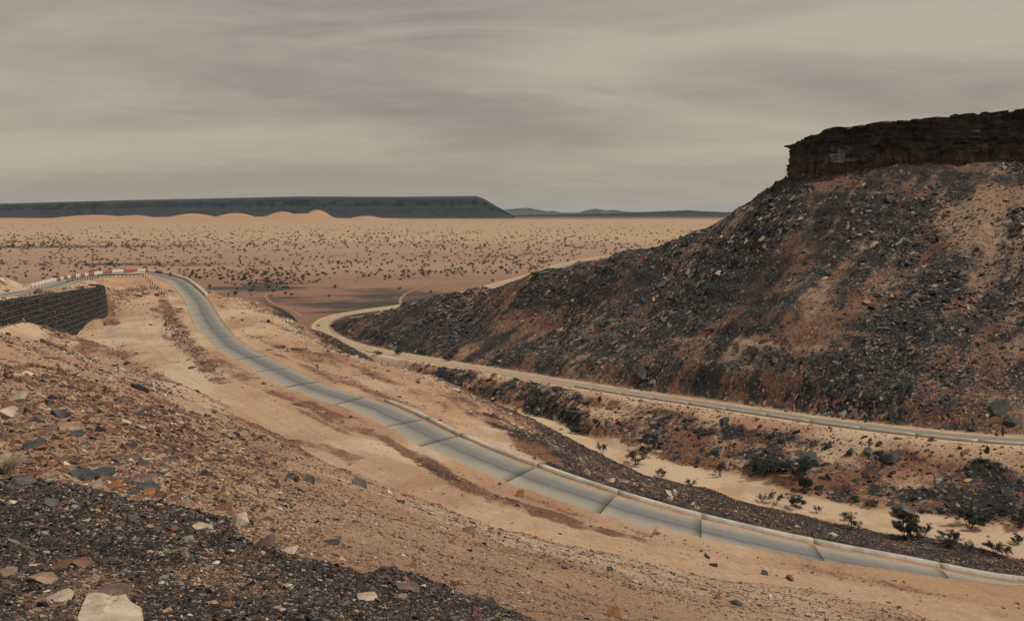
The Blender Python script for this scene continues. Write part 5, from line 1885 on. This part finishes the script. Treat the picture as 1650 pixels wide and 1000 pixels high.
for q_ in [
    (180, 958, 42, 18, 'm', 'mauve wedge shaped slab resting behind the large cream slab'),
    (98, 915, 26, 19, 'b', 'dark reddish brown cobble, left one of a touching pair on the gravel mound'),
    (130, 911, 38, 15, 'b', 'long brown cobble, right one of a touching pair on the gravel mound'),
    (82, 815, 22, 15, 'g', 'rounded grey cobble on the dark gravel near the left edge'),
    (325, 853, 30, 13, 'p', 'oval pale cobble on the dark gravel below the striped rock'),
    (18, 927, 28, 18, 't', 'tan lump on the gravel at the left edge of the picture'),
    (68, 938, 46, 16, 't', 'broad tan flat stone left of the brown cobble pair'),
    (97, 967, 44, 13, 'p', 'long pale flat stone left of the large cream slab'),
    (120, 975, 22, 13, 'g', 'smooth grey pebble touching the left side of the cream slab'),
    (367, 976, 18, 10, 'o', 'bright orange pebble on the gravel right of the cream slab'),
    (592, 966, 34, 15, 'p', 'white angular stone on the dark gravel mound at bottom centre'),
    (655, 951, 48, 12, 'm', 'flat mauve slab near the crest of the dark gravel mound'),
    (644, 962, 22, 9, 't', 'small tan stone just below the flat mauve slab'),
    (388, 846, 27, 30, 'p', 'white and rust rock standing at the crest of the dark mound'),
    (360, 822, 24, 18, 'b', 'reddish rock leaning by the white one at the mound crest'),
    (428, 880, 30, 24, 'm', 'mauve pointed rock at the crest of the dark mound'),
    (462, 890, 36, 10, 'p', 'long white flat rock right of the mauve pointed one'),
    (300, 812, 24, 14, 'p', 'small white rock where the brown slabs meet the dark mound'),
    (515, 880, 25, 9, 't', 'squared tan block lying on the sand beyond the dark mound'),
    (534, 877, 24, 14, 's', 'black block against the squared tan one beyond the dark mound'),
    (755, 858, 22, 14, 'm', 'lone round mauve boulder on the sandy slope below the road'),
    (645, 809, 15, 9, 's', 'lone black stone on the smooth sandy slope'),
    (991, 993, 25, 18, 'o', 'rounded orange boulder at the bottom edge right of centre'),
    (665, 913, 11, 11, 'o', 'small orange stone on sand just above the dark mound'),
    (742, 942, 12, 12, 'o', 'orange stone with a black one beside it near the dark mound'),
    (731, 943, 11, 9, 's', 'black stone beside the orange one near the dark mound'),
    (838, 800, 13, 16, 'o', 'upright orange rock at the edge of the near road'),
    (835, 815, 8, 8, 'b', 'little brown rock just below the upright orange one'),
    (792, 975, 24, 12, 's', 'flat dark rock on the crest at the right end of the dark mound'),
    (982, 918, 10, 8, 's', 'small dark stone on the smooth dirt track at right of centre'),
    (877, 896, 9, 8, 's', 'small dark stone left of the one on the dirt track'),
    (1150, 912, 12, 9, 's', 'black stone on the low bank between road and dirt track'),
    (1140, 898, 11, 8, 's', 'dark stone just above the black one on the low bank'),
    (1233, 926, 11, 8, 's', 'dark stone standing alone right of the pair on the low bank'),
    (1274, 934, 18, 9, 'm', 'wide dark purple stone on the low bank near the right joint'),
    (1187, 975, 18, 12, 's', 'dark ragged stone near the bottom edge at right'),
    (1156, 965, 16, 12, 'b', 'reddish stone left of the dark ragged one near the bottom edge'),
    (470, 772, 20, 11, 's', 'black rock on the sandy slope, left one of two'),
    (497, 775, 18, 13, 's', 'black rock on the sandy slope, right one of two'),
    (577, 781, 24, 15, 'g', 'grey angular rock on the middle of the sandy slope'),
    (346, 665, 8, 8, 's', 'lone dark stone standing on the smooth sand flat at left'),
    (28, 645, 26, 22, 'p', 'large pale block at the left edge of the hillside'),
    (12, 657, 18, 18, 'o', 'orange block below the large pale one at the left edge'),
    (8, 672, 30, 20, 'p', 'pale wedge at the left edge under the orange block'),
    (112, 694, 36, 17, 't', 'pale tan slab with dark underside on the left hillside'),
    (120, 702, 24, 10, 's', 'dark rock tucked under the pale tan slab on the left hillside'),
    (57, 722, 36, 17, 's', 'dark peaked rock low on the left hillside'),
    (137, 770, 46, 14, 's', 'long dark bluish slab at the foot of the left hillside'),
    (173, 766, 34, 17, 's', 'dark block right of the long bluish slab'),
    (232, 774, 28, 14, 'm', 'mauve angular slab at the right end of the slab pile'),
    (212, 780, 22, 12, 't', 'tan block beside the mauve slab in the slab pile'),
    (40, 780, 40, 18, 'g', 'grey ridged slab right of the dry grass tuft'),
    (157, 786, 14, 20, 'p', 'pale upright splinter of rock above the dark mound'),
    (240, 797, 20, 14, 'o', 'orange brown block in the pile at the crest of the dark mound'),
    (258, 800, 24, 18, 'b', 'brown square block in the pile at the crest of the dark mound'),
    (280, 806, 20, 14, 'b', 'brown block at the right end of the pile at the mound crest'),
    (236, 788, 40, 10, 's', 'flat black slab on top of the pile at the mound crest'),
    (1167, 684, 20, 11, 's', 'dark boulder just below the lower road right of centre'),
    (1154, 733, 24, 14, 's', 'rounded dark boulder on the far bank above the lone upright shrub'),
    (988, 658, 24, 13, 'b', 'reddish brown boulder below the lower road'),
    (922, 671, 24, 13, 's', 'pointed dark boulder at the right end of the upper rock field'),
    (1453, 832, 46, 28, 'g', 'big flat-topped boulder at the edge of the sandy wash'),
    (1303, 745, 34, 24, 'g', 'stacked grey boulder above the dark thickets, the higher one'),
    (1313, 752, 22, 16, 's', 'stacked dark boulder above the dark thickets, the lower right one'),
    (1336, 722, 14, 17, 's', 'upright dark boulder below the lower road embankment'),
    (1436, 745, 42, 20, 's', 'long black boulder under the lower road embankment'),
    (1399, 732, 22, 13, 's', 'dark boulder left of the long black one under the embankment'),
    (1370, 733, 16, 14, 's', 'dark boulder midway between the upright and the long black one'),
    (1261, 714, 18, 11, 's', 'dark boulder near the left end of the embankment rocks'),
    (1337, 772, 18, 14, 's', 'dark cube shaped boulder right of the large thicket'),
    (1514, 788, 18, 12, 's', 'dark boulder alone on the slope right of the rock heap'),
    (1625, 797, 26, 14, 'g', 'grey boulder among the rocks at the far right bank'),
    (1610, 668, 42, 17, 's', 'large black wedge boulder above the lower road at right'),
    (1630, 686, 26, 13, 's', 'dark boulder between the black wedge and the lower road'),
    (1038, 610, 42, 13, 's', 'long tilted dark slab at the foot of the hill'),
    (1436, 326, 20, 15, 'g', 'large grey slab high on the hill flank under the cliff'),
    (1330, 355, 18, 10, 'g', 'grey slab on the upper hill flank, left of the largest'),
    (1298, 408, 16, 10, 'g', 'grey squared rock halfway up the hill flank'),
    (1300, 425, 16, 6, 's', 'dark flat rock just under the grey squared one'),
    (1100, 406, 20, 6, 'g', 'light flat slab near the ridge line of the hill'),
    (1065, 463, 22, 9, 'g', 'grey slab with dark underside on the middle of the hill'),
    (1096, 475, 22, 9, 'g', 'grey tilted slab right of the one with dark underside'),
    (1157, 443, 16, 6, 'p', 'pale flat slab on the dark scree in the middle of the hill'),
    (485, 564, 38, 5, 's', 'eroded ledge with its shade painted dark on the sandy platform beyond the road'),  # slate-dark slabs here and next stand in for the ledge's shade
    (450, 560, 24, 4, 's', 'thin ledge with its shade painted dark left of the eroded one on the platform'),
    (484, 530, 16, 10, 'g', 'grey overhanging block at the tip of the sandy platform'),
    (983, 776, 16, 9, 'p', 'white block beyond the parapet, left of a close pair'),
    (1005, 778, 16, 9, 'p', 'white block beyond the parapet, right of a close pair'),
    (946, 762, 11, 9, 'p', 'white rock beyond the parapet at the left end of the white blocks'),
    (1077, 797, 15, 11, 'p', 'white rock beyond the parapet in the middle of the scree'),
    (1087, 797, 9, 13, 'p', 'narrow upright white rock beside another beyond the parapet'),
    (1078, 804, 14, 7, 'p', 'low white rock below the upright one beyond the parapet'),
    (1116, 813, 11, 7, 'p', 'small white rock close to the parapet near the centre joint'),
    (1124, 820, 10, 7, 't', 'small tan rock touching the parapet near the centre joint'),
    (1342, 863, 17, 10, 'p', 'lone white block on the scree beyond the parapet at right'),
    (1284, 850, 12, 7, 'p', 'white rock on the scree left of the lone white block')]:
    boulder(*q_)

# broad cream slab, broken outline
oc = hit(182, 990)
opix = [(122, 1012), (131, 985), (140, 966), (151, 961), (166, 963), (178, 967), (190, 968), (203, 965), (208, 975), (217, 982), (229, 988), (232, 1003), (228, 1020), (190, 1032), (140, 1030)]
ol = np.array([hit(u, v)[:2] for u, v in opix])
gz = lambda p_: float(sample(GZ, np.array([p_[0]]), np.array([p_[1]]))[0])
bm_ = bmesh.new()
rings = []
for sc_k, zz_k in ((1.06, -0.06), (1.0, 0.055), (0.95, 0.085), (0.6, 0.105), (0.3, 0.11)):
    ring_ = []
    for i, p_ in enumerate(ol):
        c_ = ol.mean(0)
        q_ = c_ + (p_ - c_) * sc_k * (1 + 0.02 * math.sin(5.3 * i + 9 * sc_k))
        ring_.append(bm_.verts.new((q_[0] - oc[0], q_[1] - oc[1], (gz(p_) * 0.6 + gz(q_) * 0.4 if sc_k > 0.9 else gz(q_)) - oc[2] + zz_k + 0.018 * math.sin(3.1 * i + 7 * sc_k))))
    rings.append(ring_)
for r0, r1 in zip(rings[:-1], rings[1:]):
    for i in range(len(ol)):
        bm_.faces.new((r0[i], r0[(i + 1) % len(ol)], r1[(i + 1) % len(ol)], r1[i]))
bm_.faces.new(rings[-1])
bmesh.ops.triangulate(bm_, faces=bm_.faces)
bmesh.ops.recalc_face_normals(bm_, faces=bm_.faces)
me = bpy.data.meshes.new('cream_slab')
bm_.to_mesh(me)
bm_.free()
me.materials.append(plain_mat('cream_slab_rock', (0.40, 0.30, 0.205), (0.66, 0.56, 0.43), 4.5))
o = link('rock', me, None, (oc[0], oc[1], oc[2] + CZ))
tag(o, 'large flat cream coloured slab at the bottom edge of the picture', 'rock')

# unnamed companions of each kind
CNAME = dict(s='dark slate', g='grey', b='rust brown', t='tan', p='pale', m='mauve', o='orange brown')


def pile(n_, pix_poly_, lo, hi, asp, mks, label, group):
    P_ = np.array(pix_poly_, float)
    done = 0
    while done < n_:
        u, v = random.uniform(P_[:, 0].min(), P_[:, 0].max()), random.uniform(P_[:, 1].min(), P_[:, 1].max())
        if not in_poly(np.array([u]), np.array([v]), P_)[0]:
            continue
        h_ = hit(u, v)
        if not keep_off_roads(h_[None, :2], 0.5)[0]:
            continue
        w_ = float(power_px(1, lo, hi, 1.6)[0])
        mk = random.choice(mks)
        big_ = 'larger' if w_ > (lo * hi) ** 0.5 else 'smaller'
        boulder(u, v, w_, w_ * random.uniform(*asp), mk, '%s %s %s' % (big_, CNAME[mk], label), group, tilt=0.3)
        done += 1


pile(72, [(0, 620), (60, 640), (130, 690), (220, 740), (300, 800), (290, 812), (200, 800), (0, 762)], 10, 26, (0.35, 0.7), 'bbottsmbs', 'angular rock in the jumble on the near left hillside', 'rocks on the near left hillside')
pile(18, [(0, 560), (110, 590), (260, 640), (330, 700), (420, 760), (300, 760), (150, 690), (0, 620)], 6, 12, (0.4, 0.7), 'bbtsst', 'stone on the upper part of the left hillside', 'small rocks higher on the left hillside')
pile(22, [(480, 545), (600, 572), (690, 605), (770, 645), (760, 655), (680, 622), (590, 588)], 6, 12, (0.5, 0.8), 'ppptt', 'broken rock tipped along the rim beyond the near road', 'pale rocks on the platform rim')
pile(18, [(700, 595), (790, 630), (960, 670), (1000, 690), (930, 700), (780, 660), (700, 625)], 8, 13, (0.4, 0.6), 'ssgg', 'slab in the rock field left of the sandy wash', 'dark slabs in the left rock field')
pile(20, [(980, 680), (1110, 672), (1300, 715), (1330, 740), (1200, 740), (1020, 712)], 8, 14, (0.35, 0.6), 'ssgg', 'boulder in the rock field above the middle of the wash', 'dark boulders in the middle rock field')
pile(16, [(1360, 790), (1440, 775), (1530, 790), (1560, 830), (1480, 850), (1400, 815)], 8, 14, (0.3, 0.55), 'ssgg', 'slab in the heap behind the big flat-topped boulder', 'dark slabs in the heap by the wash')
pile(16, [(1000, 430), (1180, 380), (1290, 320), (1500, 330), (1400, 430), (1250, 470), (1100, 490)], 9, 17, (0.25, 0.5), 'gggss', 'tilted slab lying on the dark upper scree of the hill', 'grey slabs on the hill scree')
pile(12, [(1050, 560), (1350, 560), (1640, 580), (1640, 690), (1350, 650), (1100, 625)], 8, 18, (0.35, 0.6), 'sssg', 'boulder on the lower flank of the hill above the road', 'dark boulders low on the hill')
pile(10, [(560, 830), (720, 800), (900, 870), (1150, 950), (1000, 985), (800, 930)], 6, 12, (0.4, 0.7), 'bbmst', 'stone on the sandy slope between gravel mound and track', 'small stones on the sandy slope')

# small round dark patch on the sandy flat, built as a low mound
p = hit(310, 592)
bm_ = bmesh.new()
ringp = [bm_.verts.new((math.cos(t) * (0.62 + 0.1 * math.sin(3 * t)), math.sin(t) * (1.0 + 0.15 * math.cos(2 * t)), 0.0)) for t in np.linspace(0, 2 * math.pi, 18, endpoint=False)]
inn_ = [bm_.verts.new((v.co.x * 0.5, v.co.y * 0.5, 0.14)) for v in ringp]
topv = bm_.verts.new((0, 0, 0.17))
for i in range(18):
    bm_.faces.new((ringp[i], ringp[(i + 1) % 18], inn_[(i + 1) % 18], inn_[i]))
    bm_.faces.new((inn_[i], inn_[(i + 1) % 18], topv))
me = bpy.data.meshes.new('dark_patch')
bm_.to_mesh(me)
bm_.free()
me.materials.append(mat_slate)
o = link('dark_patch', me, None, (p[0], p[1], p[2] + CZ + 0.02))
tag(o, 'small round dark blue-grey patch on the sandy flat inside the bend', 'ash heap')

# marker post beside the lower road
p = hit(1616, 702)
o = link('marker_post', post_mesh('marker_post', 2.1, 0.22), None, (p[0], p[1], p[2] + CZ))
tag(o, 'single dark post standing beside the lower road at right', 'post')

# ------------------------------------------------------------------ haze
bm_ = bmesh.new()
box_bm(bm_, -46500, 46500, -46500, 46500, -12, CZ + 330)
bmesh.ops.recalc_face_normals(bm_, faces=bm_.faces)
me = bpy.data.meshes.new('haze')
bm_.to_mesh(me)
bm_.free()
mh = bpy.data.materials.new('haze_air')
mh.use_nodes = True
mh.node_tree.nodes.clear()
q = NB(mh.node_tree)
pvn = q.n('ShaderNodeVolumePrincipled')
pvn.inputs['Color'].default_value = (0.70, 0.86, 1.0, 1)
pvn.inputs['Density'].default_value = 0.000018
pvn.inputs['Anisotropy'].default_value = 0.0
on_ = q.n('ShaderNodeOutputMaterial')
mh.node_tree.links.new(pvn.outputs[0], on_.inputs['Volume'])
me.materials.append(mh)
hz_o = link('haze', me)
tag(hz_o, kind='stuff')
